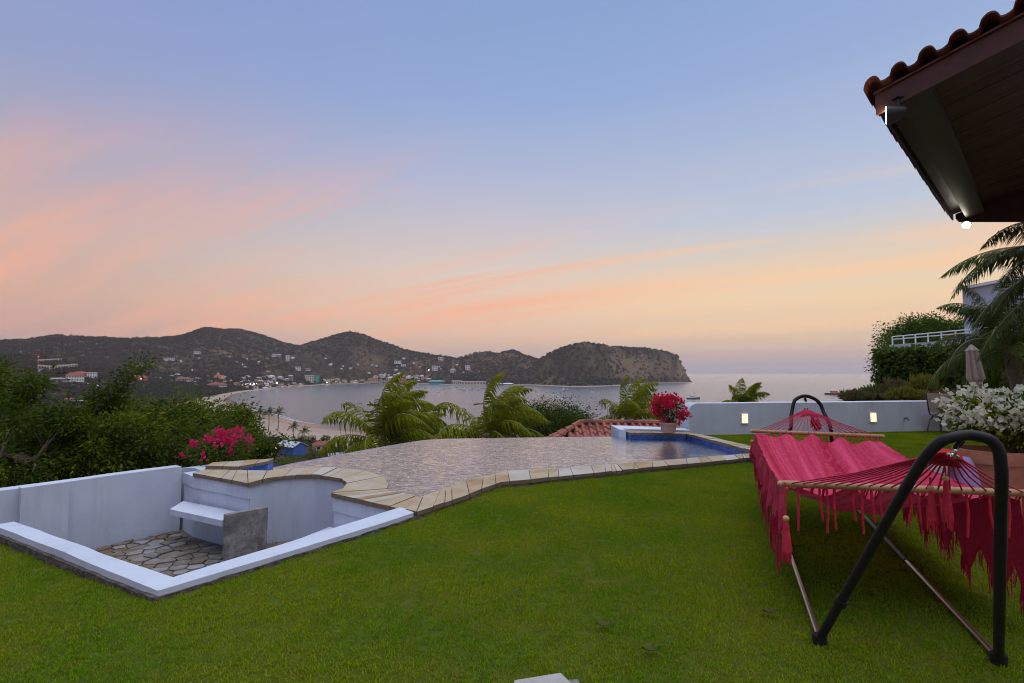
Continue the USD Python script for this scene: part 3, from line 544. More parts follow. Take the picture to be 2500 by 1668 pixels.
far_out = [right_out[-1], tuple(np.array(far_in[-1]) + np.array([-.05, .42]))]; stones(far_out, far_in, 7, CT + .04, rng)
# rough mortar bed below the stones towards the lawn, blue tile band on the water side
bed = sg.Polygon([*lawn_edge, *lawn_in[::-1]]).buffer(0).buffer(-.012); m = MB(); m.prism(bed, -.3, CT - .041); part('stone_bed', wavy(m.get(), .012, 8, .09), M['stone_edge'], pool)
bed = sg.Polygon([*outer_edge, *arc, *outer2, *inner2[::-1], *arc_in[::-1], *inner_edge[::-1]]).buffer(0).buffer(-.05); m = MB(); [m.prism(g, -.045, CT - .049) for g in getattr(bed, 'geoms', [bed])]; part('stone_bed', m.get(), M['stone_edge'], pool)
bed = sg.Polygon([*right_out, *right_in[::-1]]).buffer(0); m = MB(); [m.prism(g.buffer(-.01), -.3, CT - .008) for g in getattr(bed, 'geoms', [bed])]; part('tile_band', m.get(), M['pool_tile'], pool)
bed = sg.Polygon([*far_out, *far_in[::-1]]).buffer(0); m = MB(); [m.prism(g.buffer(-.01), -.3, CT - .008) for g in getattr(bed, 'geoms', [bed])]; part('tile_band', m.get(), M['pool_tile'], pool)
# raised block that closes the left end of the water
e0, e1 = G(600, 1140, CT)[:2], G(653, 1131, CT + .05)[:2]; ed = unit(e1 - e0); en = np.array([-ed[1], ed[0]])
blk = sg.Polygon([tuple(G(590, 1147, CT)[:2]), tuple(G(653, 1148, WZ)[:2]), tuple(G(653, 1148, WZ)[:2] + en * .19), tuple(G(590, 1147, CT)[:2] + en * .20)])
m = MB(); m.prism(blk, -1.4, .071); part('tile_band', m.get(), M['pool_tile'], pool)
bo = [tuple(G(500, 1143, CT)[:2] + en * .20), tuple(G(653, 1148, WZ)[:2] + en * .22)]; bi = [tuple(G(500, 1146, CT)[:2]), tuple(G(590, 1146, CT)[:2] - en * .02), tuple(G(655, 1148, WZ)[:2] - en * .03)]
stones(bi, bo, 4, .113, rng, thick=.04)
m = MB(); q = sg.Polygon([tuple(np.array(outer_edge[0]) + udir * .1 + vdir * .16), *[tuple(np.array(x_) + vdir * .03) for x_ in inner_edge], tuple(G(590, 1147, CT)[:2] + en * .28), tuple(np.array(inner_edge[0]) + vdir * .3)]).convex_hull; m.prism(q, -2.6, CT - .06); part('stone_bed', m.get(), M['stone_edge'], pool)
# white upstand at the far right corner of the infinity edge
w0, w1 = G(1512, 1068, WZ)[:2], G(1690, 1054, .10)[:2]; m = MB()
wp = sg.Polygon([tuple(w0), tuple(G(1540, 1069, WZ)[:2]), tuple(np.array(far_in[-1]) + np.array([-.05, .40])), tuple(np.array(right_out[-1]) + np.array([.0, .05])), tuple(np.array(right_out[-1]) + np.array([0, .55])), tuple(w0 + np.array([.0, .95]))]).buffer(0)
m.prism(wp.convex_hull.difference(sg.Polygon([*far_out, *far_in[::-1]]).buffer(.02)) if True else wp, -2.8, .15) if (wp.convex_hull.difference(sg.Polygon([*far_out, *far_in[::-1]]).buffer(.02))).geom_type == 'Polygon' else m.prism(wp, -2.8, .15)
part('white_upstand', m.get(), M['white_plaster'], pool)

# --- the lawn
wallL = G(1682, 1064, 0)[:2]; wallR = G(2277, 1053, 0)[:2]; wd = unit(wallR - wallL); wallE = wallL + wd * 22
lawn_poly = sg.Polygon([*curbL_out[1:4], *curbR_out, *lawn_edge[1:], *right_out[1:], tuple(wallL + np.array([0, .2])), tuple(wallE + np.array([0, .2])), (30, -16), (-16, -16), (-16, 2), tuple(turn - udir * .27)]).buffer(0)
if lawn_poly.geom_type != 'Polygon': lawn_poly = max(lawn_poly.geoms, key=lambda g: g.area)
lawn_poly = lawn_poly.difference(curb_poly.buffer(.004)).difference(pit_poly)
if lawn_poly.geom_type != 'Polygon': lawn_poly = max(lawn_poly.geoms, key=lambda g: g.area)
patio_poly = sg.Polygon([tuple(G(2196, 1131, 0)[:2]), (3.45, 3.35), (4.2, 2.2), (14, 2.2), (14, 8.3)])
m = MB(); m.prism(lawn_poly, -.6, 0); part('lawn', m.get(), M['lawn_soil'], kind='structure')
m = MB(); m.prism(patio_poly, -.05, .045); part('patio', m.get(), M['patio_floor'], kind='structure')
def blades(n, size, rng):
    c = rng.uniform(-size / 2, size / 2, (n, 2)); h = rng.uniform(.006, .018, n); a = rng.uniform(0, 2 * math.pi, n); w = rng.uniform(.0014, .0026, n); ln = rng.uniform(.2, 1.1, n) * h; b = rng.uniform(0, 2 * math.pi, n)
    s = np.stack([np.cos(a), np.sin(a)], 1) * w[:, None]; z0 = np.zeros(n)
    mid = c + .35 * np.stack([np.cos(b), np.sin(b)], 1) * ln[:, None]; tp = c + np.stack([np.cos(b), np.sin(b)], 1) * ln[:, None]
    V = np.stack([np.c_[c - s, z0], np.c_[c + s, z0], np.c_[mid + s * .8, h * .6], np.c_[mid - s * .8, h * .6], np.c_[tp, h]], 1).reshape(-1, 3); k = np.arange(n)[:, None] * 5
    return V, np.vstack([k + [0, 1, 2], k + [0, 2, 3], k + [3, 2, 4]])
rng = np.random.default_rng(3); PS = .17
gx, gy = np.meshgrid(np.arange(-7, 13, PS), np.arange(.9, 13, PS)); gp = np.c_[gx.ravel(), gy.ravel()] + rng.uniform(-.03, .03, (gx.size, 2))
gp = gp[np.abs(gp[:, 0]) < gp[:, 1] * 1.15 + 1.2]
keep = shapely.contains(lawn_poly.buffer(-.075).difference(patio_poly.buffer(.08)), shapely.points(gp[:, 0], gp[:, 1])); gp = gp[keep]
edge = []
for ring in (lawn_poly.exterior,):
    for k in np.arange(0, ring.length, .07):
        p = ring.interpolate(k); 
        if -7 < p.x < 13 and .9 < p.y < 13: edge.append((p.x, p.y))
edge = np.array(edge) + rng.uniform(-.02, .02, (len(edge), 2)); edge = edge[shapely.contains(lawn_poly.difference(patio_poly).buffer(-.012), shapely.points(edge[:, 0], edge[:, 1])) | (rng.uniform(size=len(edge)) < .3)]
protos = [blades(560, PS * 1.25, rng) for _ in range(3)] + [blades(130, .08, rng)]
pos = np.c_[np.vstack([gp, edge]), np.zeros(len(gp) + len(edge))]
idx = np.r_[rng.integers(0, 3, len(gp)), np.full(len(edge), 3)]
instancer('grass', protos, [M['grass_blade']] * 4, pos, idx, rng.uniform(0, 6.28, len(pos)), np.r_[rng.uniform(.75, 1.15, len(gp)), rng.uniform(.9, 1.4, len(edge))], label='short green lawn grass beside the pool', cat='grass')
# a few fallen leaves and a stepping stone at the lower edge of the picture
for k, (x, y, lab) in enumerate([(1880, 1497, 'curled brown fallen leaf lying on the grass left of the hammock stand'), (1590, 1590, 'dark fallen leaf on the grass near the lower edge of the picture'), (1475, 1528, 'pale torn fallen leaf on the lawn in front of the stepping stone')]):
    c = G(x, y, .03); t = np.linspace(-1, 1, 7); w = .016 * np.sqrt(np.maximum(1 - t ** 2, 0)) + .001; P = np.stack([np.stack([c[0] + t * .045, c[1] + sg_ * w, c[2] + .012 * t ** 2 + .012 * abs(sg_)], 1) for sg_ in (-1, 0, 1)], 1)
    m = MB(); m.grid(P); part('fallen_leaf', m.get(), M[['leaf_dry', 'palm_dark', 'leaf_dry'][k]], label=lab, cat='leaf')
st = sg.Polygon([tuple(G(x, y, .04)[:2]) for x, y in [(1262, 1667), (1366, 1650), (1388, 1672), (1420, 1720), (1280, 1760)]]).buffer(.012)
m = MB(); m.prism(st, -.02, .045); t = thing('stepping_stone', 'pale grey stepping stone cut off by the lower edge of the picture', 'stepping stone', (*st.centroid.coords[0], 0)); part('slab', m.get(), M['patio_floor'], t)
m = MB(); m.prism(sg.Polygon([tuple(G(x, y, .02)[:2]) for x, y in [(1383, 1664), (1408, 1661), (1424, 1690), (1400, 1700)]]).buffer(.006), -.02, .022); part('chip', m.get(), M['rough_concrete'], t)

# ------------------------------------------------------------------ garden wall, lamps
wn = np.array([-wd[1], wd[0]]); WH = .71
LOOK0 = float(math.atan2(wd[1], wd[0]))
gw = thing('garden_wall', 'long low white plastered wall at the back of the lawn with two lit lamps', 'wall', (*wallL, 0))
L_ = 22.0; cr = .22
prof = [(0, -.6), (L_, -.6), (L_, WH)] + [(cr - cr * math.sin(a), WH - cr + cr * math.cos(a)) for a in np.linspace(0, math.pi / 2, 8)]
m = trimesh.creation.extrude_polygon(sg.Polygon(prof), .42, engine='earcut'); v = np.array(m.vertices)
wv = np.stack([wallL[0] + wd[0] * v[:, 0] + wn[0] * v[:, 2], wallL[1] + wd[1] * v[:, 0] + wn[1] * v[:, 2], v[:, 1]], 1); wv = wv[:, :]
part('wall', wavy((wv, m.faces[:, ::-1] if np.linalg.det(np.array([[wd[0], 0, wn[0]], [wd[1], 0, wn[1]], [0, 1, 0]])) < 0 else m.faces), .006, 2, .25), M['white_plaster'], gw, smooth=30)
def on_wall(px, py):
    d = ray(px, py); s = ((wallL - 0) @ wn) / (d[:2] @ wn); return EYE + d * s
rot_w = math.atan2(wd[1], wd[0])
for k, (px, py) in enumerate([(1817, 1022), (2130, 1019)]):
    c = on_wall(px, py); t = thing('wall_lamp', ['lit rectangular wall lamp left of the far hammock arch on the white wall', 'lit rectangular wall lamp right of the hammock on the white wall'][k], 'wall lamp', c)
    o = -wn * .012
    mm = MB(); mm.box((c[0] + o[0], c[1] + o[1], c[2]), (.175, .03, .235), rot_w, ch=.006); part('frame', mm.get(), M['white_paint'], t)
    o = -wn * .030
    mm = MB(); mm.box((c[0] + o[0], c[1] + o[1], c[2]), (.135, .02, .195), rot_w, ch=.004); part('glass', mm.get(), M['lamp_warm'], t)
c = on_wall(2208, 1022); t = thing('wall_tap', 'small dark garden tap sticking out of the white wall', 'tap', c)
mm = MB(); mm.tube([c, c + np.array([*(-wn * .09), 0]), c + np.array([*(-wn * .12), -.04])], .012, 8); part('spout', mm.get(), M['dark_metal'], t); mm = MB(); mm.box(c + np.array([*(-wn * .05), .03]), (.07, .012, .012), rot_w); part('handle', mm.get(), M['dark_metal'], t)

# ------------------------------------------------------------------ tiled roof overhead on the right
z0 = 4.4
Q0 = G(2116, 236, z0); Qe = G(2316, 530, z0); rdir = unit((Qe - Q0)[:2]); Tl = float(np.linalg.norm((Qe - Q0)[:2])); e = np.array([rdir[1], -rdir[0]])
d = ray(2500, 30); a_, b_ = np.linalg.solve(np.array([d[:2], -e]).T, Q0[:2]); slope = (EYE[2] + d[2] * a_ - z0) / b_; EL = 4.2          # the eave is level, the gable edge climbs to the right
def RP(a, b, h=0.0): return np.array([Q0[0] + e[0] * a + rdir[0] * b, Q0[1] + e[1] * a + rdir[1] * b, z0 + slope * a + h])
def rbox(mb, a0, a1, b0, b1, h0, h1):
    v = np.array([RP(a, b, h) for a in (a0, a1) for b in (b0, b1) for h in (h0, h1)]); h = trimesh.convex.convex_hull(v); mb.add(h.vertices, h.faces); return mb
house = thing('house_roof', 'tiled house roof corner with dark wooden soffit overhead on the right', 'roof', RP(0, 0))
mb = MB(); rbox(mb, .05, EL, .06, Tl - .02, .012, .035); part('roof_deck', mb.get(), M['dark_wood'], house)
TP, EXP, TLEN = .185, .27, .33
def tile_sheet(a, b, lift, w=.235, ln=.38, n=15):
    """One S-shaped tile; its round mouth looks out over the gable edge."""
    x = np.linspace(0, 1, n); zz = np.where(x < .60, .092 * np.sqrt(np.maximum(1 - ((x - .30) / .30) ** 2, 0)), -.016 * np.sin((x - .60) / .40 * math.pi)); xs = x * w * 1.03
    rows = [[RP(a + p, bb, hh + q + .050) for p, q in zip(xs, zz)] for bb, hh in ((b - .02, lift + .034), (b + ln, lift))]
    P = np.array(rows); D = P - np.array([0, 0, .019]); mb = MB(); mb.grid(P); mb.grid(D[::-1])
    mb.grid(np.stack([P[0], D[0]])[::-1]); mb.grid(np.stack([D[1], P[1]])[::-1]); mb.grid(np.stack([P[:, 0], D[:, 0]])); mb.grid(np.stack([D[:, -1], P[:, -1]]))
    return mb
ncol, nrow = int(EL / .235), int(Tl / .33); rng = np.random.default_rng(2); field = MB()
for r_ in range(nrow):
    for c_ in range(ncol):
        near_ = r_ == 0 or c_ == 0
        t_ = tile_sheet(-.02 + c_ * .235 + rng.uniform(-.006, .006), .0 + r_ * .33 + rng.uniform(-.012, .012), rng.uniform(-.004, .006), n=15 if near_ else 7)
        if near_: part('roof_tile', t_.get(), M['roof_tile_dark'], house, smooth=35)
        else: field.add(*t_.get())
part('tile_field', field.get(), M['roof_tile_dark'], house, kind='stuff')
mb = MB(); rbox(mb, .06, EL, .09, .125, -.21, .011); part('barge_board', mb.get(), M['dark_wood'], house)
mb = MB(); rbox(mb, .05, .075, .126, Tl - .04, -.10, .010); part('eave_board', mb.get(), M['dark_wood'], house)
mb = MB(); rbox(mb, .26, .52, .127, Tl - .03, -.17, .010); part('eave_beam', mb.get(), M['beam_wood'], house)
mb = MB(); rbox(mb, .521, EL, .127, .25, -.12, .010); part('gable_rafter', mb.get(), M['beam_wood'], house)
npl = int((Tl - .3) / .125)
for k in range(npl):
    b0 = .252 + k * .125; cut = rng.uniform(1.2, 3.2)
    for a0, a1 in ((.522, cut - .002), (cut + .002, EL)):
        mb = MB(); rbox(mb, a0, a1, b0, b0 + .119, -.045 + rng.uniform(-.004, .004), .009); part('soffit_plank', mb.get(), M['dark_wood'], house)
def end_pt(px, py):
    d = ray(px, py); a_, b2 = np.linalg.solve(np.array([d[:2], -e]).T, (Q0[:2] + rdir * Tl)); return EYE + d * a_
lowA, lowB = end_pt(2340, 541), end_pt(2520, 541); ext = lowB + (lowB - lowA) * .8
board = np.array([RP(.10, Tl, .010), RP(.10, Tl, -.08), lowA, ext, np.array([ext[0], ext[1], 0]) + [0, 0, z0 + slope * ((ext[:2] - Q0[:2]) @ e)]])
thick = np.array([*(rdir * .06), 0]); h = trimesh.convex.convex_hull(np.vstack([board + thick * .05, board + thick])); mb = MB(); mb.add(h.vertices, h.faces); part('gable_board', mb.get(), M['dark_wood'], house)
mb = MB(); rbox(mb, EL + .002, EL + .2, .1, Tl, -4.4 - slope * EL, .0); part('house_wall', mb.get(), M['white_plaster'], house)
print('roof', Q0, e, rdir, Tl, slope, lowA, ext)
def floodlight(c, facing, label, r=.085, strength='lamp_white', up=.16):
    f = unit(facing); t = thing('floodlight', label, 'floodlight', c)
    a = unit(np.cross(f, [0, 0, 1.0])); b = np.cross(a, f); th = np.linspace(0, 2 * math.pi, 21)[:-1]
    mb = MB(); mb.tube([c - f * .17, c - f * .15, c - f * .03, c], [.035, .055, r, r * 1.04], 20); part('housing', mb.get(), M['dark_metal'], t, smooth=35)
    mb = MB(); mb.tube([c + f * .004, c + f * .012, c + f * .016], [r * .9, r * .9, r * .6], 20); part('lens', mb.get(), M[strength], t)
    mb = MB(); mb.tube([c - f * .1 + np.array([0, 0, up]), c - f * .1], .016, 8); mb.box(c - f * .1 + np.array([0, 0, up]), (.09, .09, .02)); part('bracket', mb.get(), M['dark_metal'], t)
    return t
d1 = ray(2166, 281); c1 = EYE + d1 * ((z0 - .24 - EYE[2]) / d1[2])
floodlight(c1, np.array([-.80, .60, .02]), 'round floodlight under the near roof corner shining outwards beside the tiles', r=.10)
c2 = A(2359, 550, Qe[1] - .25)
floodlight(c2, np.array([-.55, -.75, -.35]), 'bright round floodlight hanging below the far end of the roof', r=.075, up=.12)

# ------------------------------------------------------------------ hammock and its stand
BZH = .768
NL, FLp, FRp = G(1921, 1181.5, BZH), G(1843, 1053, BZH), G(2146, 1065, BZH); nd = unit(G(2500, 1204, BZH) - NL); bw = np.linalg.norm(FRp - FLp) * 1.04; NR = NL + nd * bw; lat = unit(nd + unit(FRp - FLp)); axis = unit(((FLp + FRp) - (NL + NR)) / 2)
NC, FC = (NL + NR) / 2, (FLp + FRp) / 2
hookN, hookF = A(2326, 1113, 2.2), A(1967, 1000, FC[1] + .55)
print('hammock', NL, NR, FLp, FRp, hookN, hookF)
ham = thing('hammock', 'pink red woven hammock with wooden spreader bars, tassels and lace fringe', 'hammock', ((NC + FC) / 2)[0:2].tolist() + [0])
for a, b in ((NL, NR), (FLp, FRp)):
    dd = unit(b - a); mb = MB(); mb.tube([a - dd * .03, a - dd * .025, b + dd * .025, b + dd * .03], [.014, .019, .019, .014], 14); part('spreader_bar', mb.get(), M['bar_wood'], ham, smooth=40)
    for p in (a - dd * .035, b + dd * .035): mb = MB(); mb.ball(p, .017, 1); part('bar_cap', mb.get(), M['bead_wood'], ham, smooth=True)
ns, nt = 61, 61
ss, tt = np.meshgrid(np.linspace(0, 1, ns), np.linspace(0, 1, nt), indexing='ij')
near_l, far_l = NL[None, None] + (NR - NL) * ss[..., None], FLp[None, None] + (FRp - FLp) * ss[..., None]
te = .022 + tt * .956
P = near_l * (1 - te[..., None]) + far_l * te[..., None]
edge_w = np.exp(-tt * 5) + np.exp(-(1 - tt) * 4)
sag = 4 * te * (1 - te) * (.075 + .30 * np.sin(np.pi * ss) ** .8) + .018
rip = (.034 * np.sin(ss * 2 * math.pi * 4.6 + 1.2 * np.sin(tt * 3)) + .010 * np.abs(np.sin(ss * 2 * math.pi * 3.7 + .8))) * (.55 + .6 * edge_w) * np.sin(np.pi * ss) + .07 * (meshkit.fbm(np.stack([ss * 5, tt * 1.3, 0 * ss], -1), 3, 4) - .5)
scal = .014 * np.abs(np.sin(ss * math.pi * 24))
P[..., 2] -= sag - rip
P += axis * (np.where(tt < .02, scal, 0) - np.where(tt > .98, scal, 0))[..., None]
mb = MB(); mb.grid(P); part('cloth', mb.get(), weave(lat), ham, smooth=True)
rng = np.random.default_rng(12)
def lace(sidx, sgn, base, far_f, name, nsc):
    E = P[sidx]; n = len(E); tq = np.linspace(0, 1, 181); Ei = np.stack([np.interp(tq, np.linspace(0, 1, n), E[:, k]) for k in range(3)], 1)
    z = np.abs(((tq * nsc) % 1) - .5) * 2; h = base * (1 - (1 - far_f) * tq) * (.66 + .34 * (1 - z)); rows = []
    for k in np.linspace(0, 1, 15):
        out = sgn * (.02 * np.sin(tq * 40) * k + .02 * k + .025 * (meshkit.noise(np.stack([tq * 25, 0 * tq + k * 2, 0 * tq], -1), 3) - .5))
        rows.append(Ei + lat * out[:, None] - np.array([0, 0, 1.0]) * (h * k)[:, None])
    mb = MB(); mb.grid(np.array(rows)); part(name, mb.get(), M['hammock_lace'], ham, smooth=True)
    return rows[-1], rows[-3]
botL, _ = lace(0, -1, .34, .75, 'side_lace', 7)
botR, _ = lace(ns - 1, 1, .60, .8, 'side_lace', 13)
fr = MB()
for bot, n, l0 in ((botL, 150, .17), (botR, 240, .11)):
    for k in rng.uniform(0, len(bot) - 1.01, n):
        p = bot[int(k)] + (bot[int(k) + 1] - bot[int(k)]) * (k % 1); ln = l0 * rng.uniform(.5, 1.25); q = p + np.array([rng.normal(0, .008), rng.normal(0, .008), -ln])
        fr.tube([p + [0, 0, .03], (p + q) / 2 + rng.normal(0, .004, 3), q], [.0035, .004, .003], 4, cap=False)
part('fringe', fr.get(), M['hammock_lace'], ham, kind='stuff')
for (a, b, hk, sg_) in ((NL, NR, hookN, -1), (FLp, FRp, hookF, 1)):
    for k in range(21):
        s = (k + .5) / 21; p = a + (b - a) * s; q = hk + lat * (s - .5) * .05 - axis * sg_ * .07; mid = (p + q) / 2 - np.array([0, 0, .012])
        mb = MB(); mb.tube([p - np.array([0, 0, .018]) - axis * sg_ * .012, p + np.array([0, 0, .008]) + axis * sg_ * .016, mid, q], .0043, 5, cap=False); part('rope', mb.get(), M['hammock_rope'], ham)
        # loops by which the cloth hangs from the bar
        mb = MB(); c0 = p - np.array([0, 0, .02]); e_ = P[int(round(s * (ns - 1))), 0 if sg_ < 0 else -1]
        th = np.linspace(0, 2 * math.pi, 9); cc = (p + e_) / 2; dv = (p - e_) / 2 + 1e-6; mb.tube([cc + dv * math.cos(x) * 1.15 + np.array([0, 0, 1]) * math.sin(x) * .018 for x in th], .0045, 4, cap=False); part('cloth_loop', mb.get(), M['hammock_rope'], ham)
    # woven crown of the ropes under the hook
    rows = []
    for k in np.linspace(0, 1, 7): rows.append([hk - axis * sg_ * (.02 + .16 * k) + lat * x * (.012 + .085 * k) + np.array([0, 0, -.01 - .05 * k - .02 * abs(x) * k]) for x in np.linspace(-1, 1, 9)])
    mb = MB(); mb.grid(np.array(rows)); part('woven_crown', mb.get(), M['hammock_lace'], ham, smooth=True)
def tassel(top, ln, r, bead=True, cordl=.05):
    if bead: mb = MB(); mb.ball(top, r * .62, 2); part('bead', mb.get(), M['bead_wood'], ham, smooth=True)
    mb = MB(); mb.tube([top + np.array([0, 0, cordl]), top], .004, 5); ax = [top - np.array([0, 0, ln * x]) for x in (.03, .12, .3, .6, .85, 1.0)]
    mb.tube(ax, np.array([.25, .5, .62, .85, 1.0, .7]) * r, 9)
    for k in range(26):
        a = rng.uniform(0, 6.28); rr = r * rng.uniform(.5, 1.05); mb.tube([top - np.array([0, 0, ln * .2]) + np.array([math.cos(a), math.sin(a), 0]) * rr * .4, top - np.array([0, 0, ln * .7]) + np.array([math.cos(a), math.sin(a), 0]) * rr * .9, top - np.array([0, 0, ln * rng.uniform(.95, 1.2)]) + np.array([math.cos(a + .3), math.sin(a + .3), 0]) * rr], .0035, 4, cap=False)
    part('tassel', mb.get(), M['tassel_red'], ham)
tassel(A(2272, 1192, 2.42), .17, .021); tassel(A(2309, 1168, 2.38), .20, .021)
tassel(A(1919, 1266, NL[1] - .02), .21, .028, cordl=.2); tassel(A(1837, 1078, FLp[1]), .17, .032, cordl=.06)
tassel(hookF + np.array([.02, -.1, -.06]), .12, .03, False); tassel(hookF + np.array([.06, -.12, -.09]), .12, .04, False)
tassel(FRp + np.array([0, 0, -.06]), .12, .03, False)
for x6 in (490, 598, 632, 672, 762, 805, 849, 893, 1035, 1075, 1180, 1310, 1423, 1515, 1590):
    px = 1700 + x6 / 1.99; s = (px - 1921) / (G(2500, 1204, BZH)[0] * 0 + 579); w = NL + nd * np.linalg.norm(G(px, 1181.5 + (px - 1921) * 22.5 / 579, BZH) - NL); ln = rng.uniform(.16, .27)
    mb = MB(); mb.tube([w - [0, 0, .01], w - [rng.normal(0, .004), 0, ln * .5], w - [rng.normal(0, .008), 0, ln]], [.006, .0075, .006], 6); part('hanging_string', mb.get(), M['tassel_red'], ham)

LFt, RFt = G(2001, 1560, .025), G(2438, 1607, .025); rail = unit((G(2162, 1322, .03) - G(2421, 1598, .03))); railv = rail * 3.9
sc_ = ((LFt + RFt) / 2 + railv / 2); stand = thing('hammock_stand', 'black steel tube hammock stand with arched ends and bare silver base rails', 'hammock stand', (sc_[0], sc_[1], 0))
def arch(pts, r, name='arch'):
    pts = np.asarray(pts, float); t = np.arange(len(pts)); from scipy.interpolate import PchipInterpolator
    q = PchipInterpolator(t, pts, axis=0)(np.linspace(0, len(pts) - 1, 90)); mb = MB(); mb.tube(q, r, 14); part(name, mb.get(), M['black_tube'], stand, smooth=40)
arch([LFt, LFt * .55 + A(2215, 1185, 2.2) * .45, A(2224, 1170, 2.17), A(2262, 1112, 2.10), A(2312, 1072, 2.05), A(2368, 1062, 2.02), A(2412, 1071, 1.99), A(2438, 1100, 1.98), A(2444, 1140, 1.985), A(2443, 1300, 2.10), RFt], .0205)
hL, hR = LFt + railv, RFt + railv
fy = hookF[1] + .18
arch([hL + [.0, 0, 0], A(1929, 1050, fy - .18), A(1932, 1012, fy - .05), A(1942, 976, fy), A(1965, 967, fy + .02), A(1990, 975, fy), A(2008, 1000, fy - .03), A(2029, 1056, fy - .2), hR], .020)
for a, b in ((LFt, hL), (RFt, hR)):
    dv = unit(b - a); mb = MB(); mb.tube([a - [0, 0, .0], a + dv * 1.45], .0145, 12); part('base_rail', mb.get(), M['steel'], stand, smooth=40, label='bare silver base rail')
    mb = MB(); mb.tube([a + dv * 1.38, b], .019, 12); part('base_rail', mb.get(), M['black_tube'], stand, smooth=40)
    mb = MB(); mb.tube([a - np.array([0, 0, .024]), a + np.array([0, 0, .02])], .034, 12); part('foot', mb.get(), M['black_tube'], stand, smooth=40)
sl = LFt * .72 + A(2215, 1185, 2.2) * .28; mb = MB(); dv = unit(A(2215, 1185, 2.2) - LFt); mb.tube([sl - dv * .02, sl + dv * .02], .028, 12); part('sleeve', mb.get(), M['black_tube'], stand, smooth=40)
def ring(c, n1, n2, r1, r2, rt): mb = MB(); th = np.linspace(0, 2 * math.pi, 17); mb.tube([c + n1 * r1 * math.cos(x) + n2 * r2 * math.sin(x) for x in th], rt, 7, cap=False); return mb.get()
for hk, topc in ((hookN, A(2345, 1078, 2.04)), (hookF, A(1966, 972, fy))):
    up_ = unit(topc - hk); sd_ = unit(np.cross(up_, [0, 1.0, .2])); s3 = np.cross(up_, sd_)
    part('hook_ring', ring(topc - up_ * .03, sd_, up_, .020, .035, .008), M['black_tube'], stand, smooth=40)
    part('chain_link', ring(hk + up_ * .045, sd_ * .8 + s3 * .6, up_, .016, .034, .0055), M['chrome'], stand, smooth=40); part('carabiner', ring(hk + up_ * .0 , s3 * .9 - sd_ * .4, unit(up_ * .6 - axis * .8), .017, .036, .006), M['chrome'], stand, smooth=40)

# ------------------------------------------------------------------ pots, bag, umbrella, chairs
def pot(c, r, h, name, label, matn):
    t = thing(name, label, 'plant pot', c)
    pr = [(.001, 0), (r * .70, 0), (r * .74, .02 * h), (r * .93, h * .80), (r * .95, h * .80), (r * 1.0, h * .81), (r * 1.02, h * .9), (r * 1.0, h), (r * .9, h), (r * .88, h * .9), (.001, h * .9)]
    mb = MB(); mb.lathe(pr, c, 40); part('pot', mb.get(), M[matn], t, smooth=35)
    mb = MB(); mb.lathe([(.001, h * .93), (r * .88, h * .91)], c, 24); part('soil', mb.get(), M['soil'], t); return t
def flower_bush(c, rad, nleaf, nfl, leafm, flm, name, label, rng, top_bias=.0, leaf=.045, petal=.03, cluster=9, base=None, skew=None):
    t = thing(name, label, 'flowering plant', (c[0], c[1], base if base is not None else c[2] - rad[2])); rad = np.asarray(rad)
    def shell(n, lo, zb=0):
        u = rng.normal(size=(n, 3)); u /= np.linalg.norm(u, axis=1, keepdims=True); u = u if not zb else u[u[:, 2] > -.35 + zb * rng.uniform(0, 1, n)]
        k = (.72 + .5 * meshkit.noise(u * 2.3 + c, 7))[:, None]; return c + u * rad * k * rng.uniform(lo, 1, (len(u), 1)), u
    b0 = np.array([c[0], c[1], base if base is not None else c[2] - rad[2]]); mb = MB()
    for p in shell(24, .5)[0]: mb.tube([b0 + rng.normal(0, .02, 3) * [1, 1, 0], b0 * .4 + p * .6 + rng.normal(0, .02, 3), p], [.008, .005, .002], 4)
    part('stems', mb.get(), M['bark'], t)
    p, u = shell(nleaf, .35); V, F = leaves(p, u + rng.normal(0, .7, p.shape), leaf, rng, .6, .2); part('foliage', (V, F), M[leafm], t)
    p, u = shell(int(nfl * 1.9), .84, top_bias); kp_ = meshkit.noise(p * 7.0, 13) > (.42 if flm == 'bract_white' else .5); p, u = p[kp_], u[kp_]; p = np.repeat(p, cluster, 0) + rng.normal(0, petal * .75, (len(p) * cluster, 3)); V, F = leaves(p, rng.normal(0, 1, p.shape) + np.repeat(u, cluster, 0), petal, rng, .9, 0)
    part('flowers', (V, F), M[flm], t, kind='stuff'); return t
rng = np.random.default_rng(21)
pc1 = G(1632, 1056, .15); pot(pc1, .185, .215, 'plant_pot', 'small pale terracotta pot with red flowers at the far end of the pool', 'terracotta_pale')
flower_bush(pc1 + np.array([.04, 0, .47]), (.34, .32, .29), 900, 130, 'leaf_dark', 'bract_red', 'bougainvillea', 'crimson red bougainvillea growing in the small pot by the pool', rng, petal=.05, cluster=14, base=pc1[2] + .19, leaf=.05)
pc2 = A(2428, 1249, 5.0); pc2[2] = .045; pot(pc2, .29, .62, 'plant_pot', 'large orange terracotta pot on the patio behind the hammock', 'terracotta')
flower_bush(pc2 + np.array([.24, 0, .90]), (.50, .5, .28), 3000, 230, 'leaf_light', 'bract_white', 'bougainvillea', 'white flowering bougainvillea in the large pot on the right', rng, petal=.05, cluster=13, base=pc2[2] + .56, leaf=.06, top_bias=.5)
c = A(540, 1098, 7.9); flower_bush(c, (.47, .40, .29), 2200, 105, 'leaf_hedge', 'bract_pink', 'bougainvillea', 'bright pink bougainvillea bush behind the white pit wall', rng, top_bias=.9, petal=.046, cluster=13, leaf=.05, base=c[2] - .9)
c = A(2352, 1200, 4.75); c[2] = .045; t = thing('cloth_bag', 'red and purple cloth bag leaning on the large terracotta pot', 'bag', c)
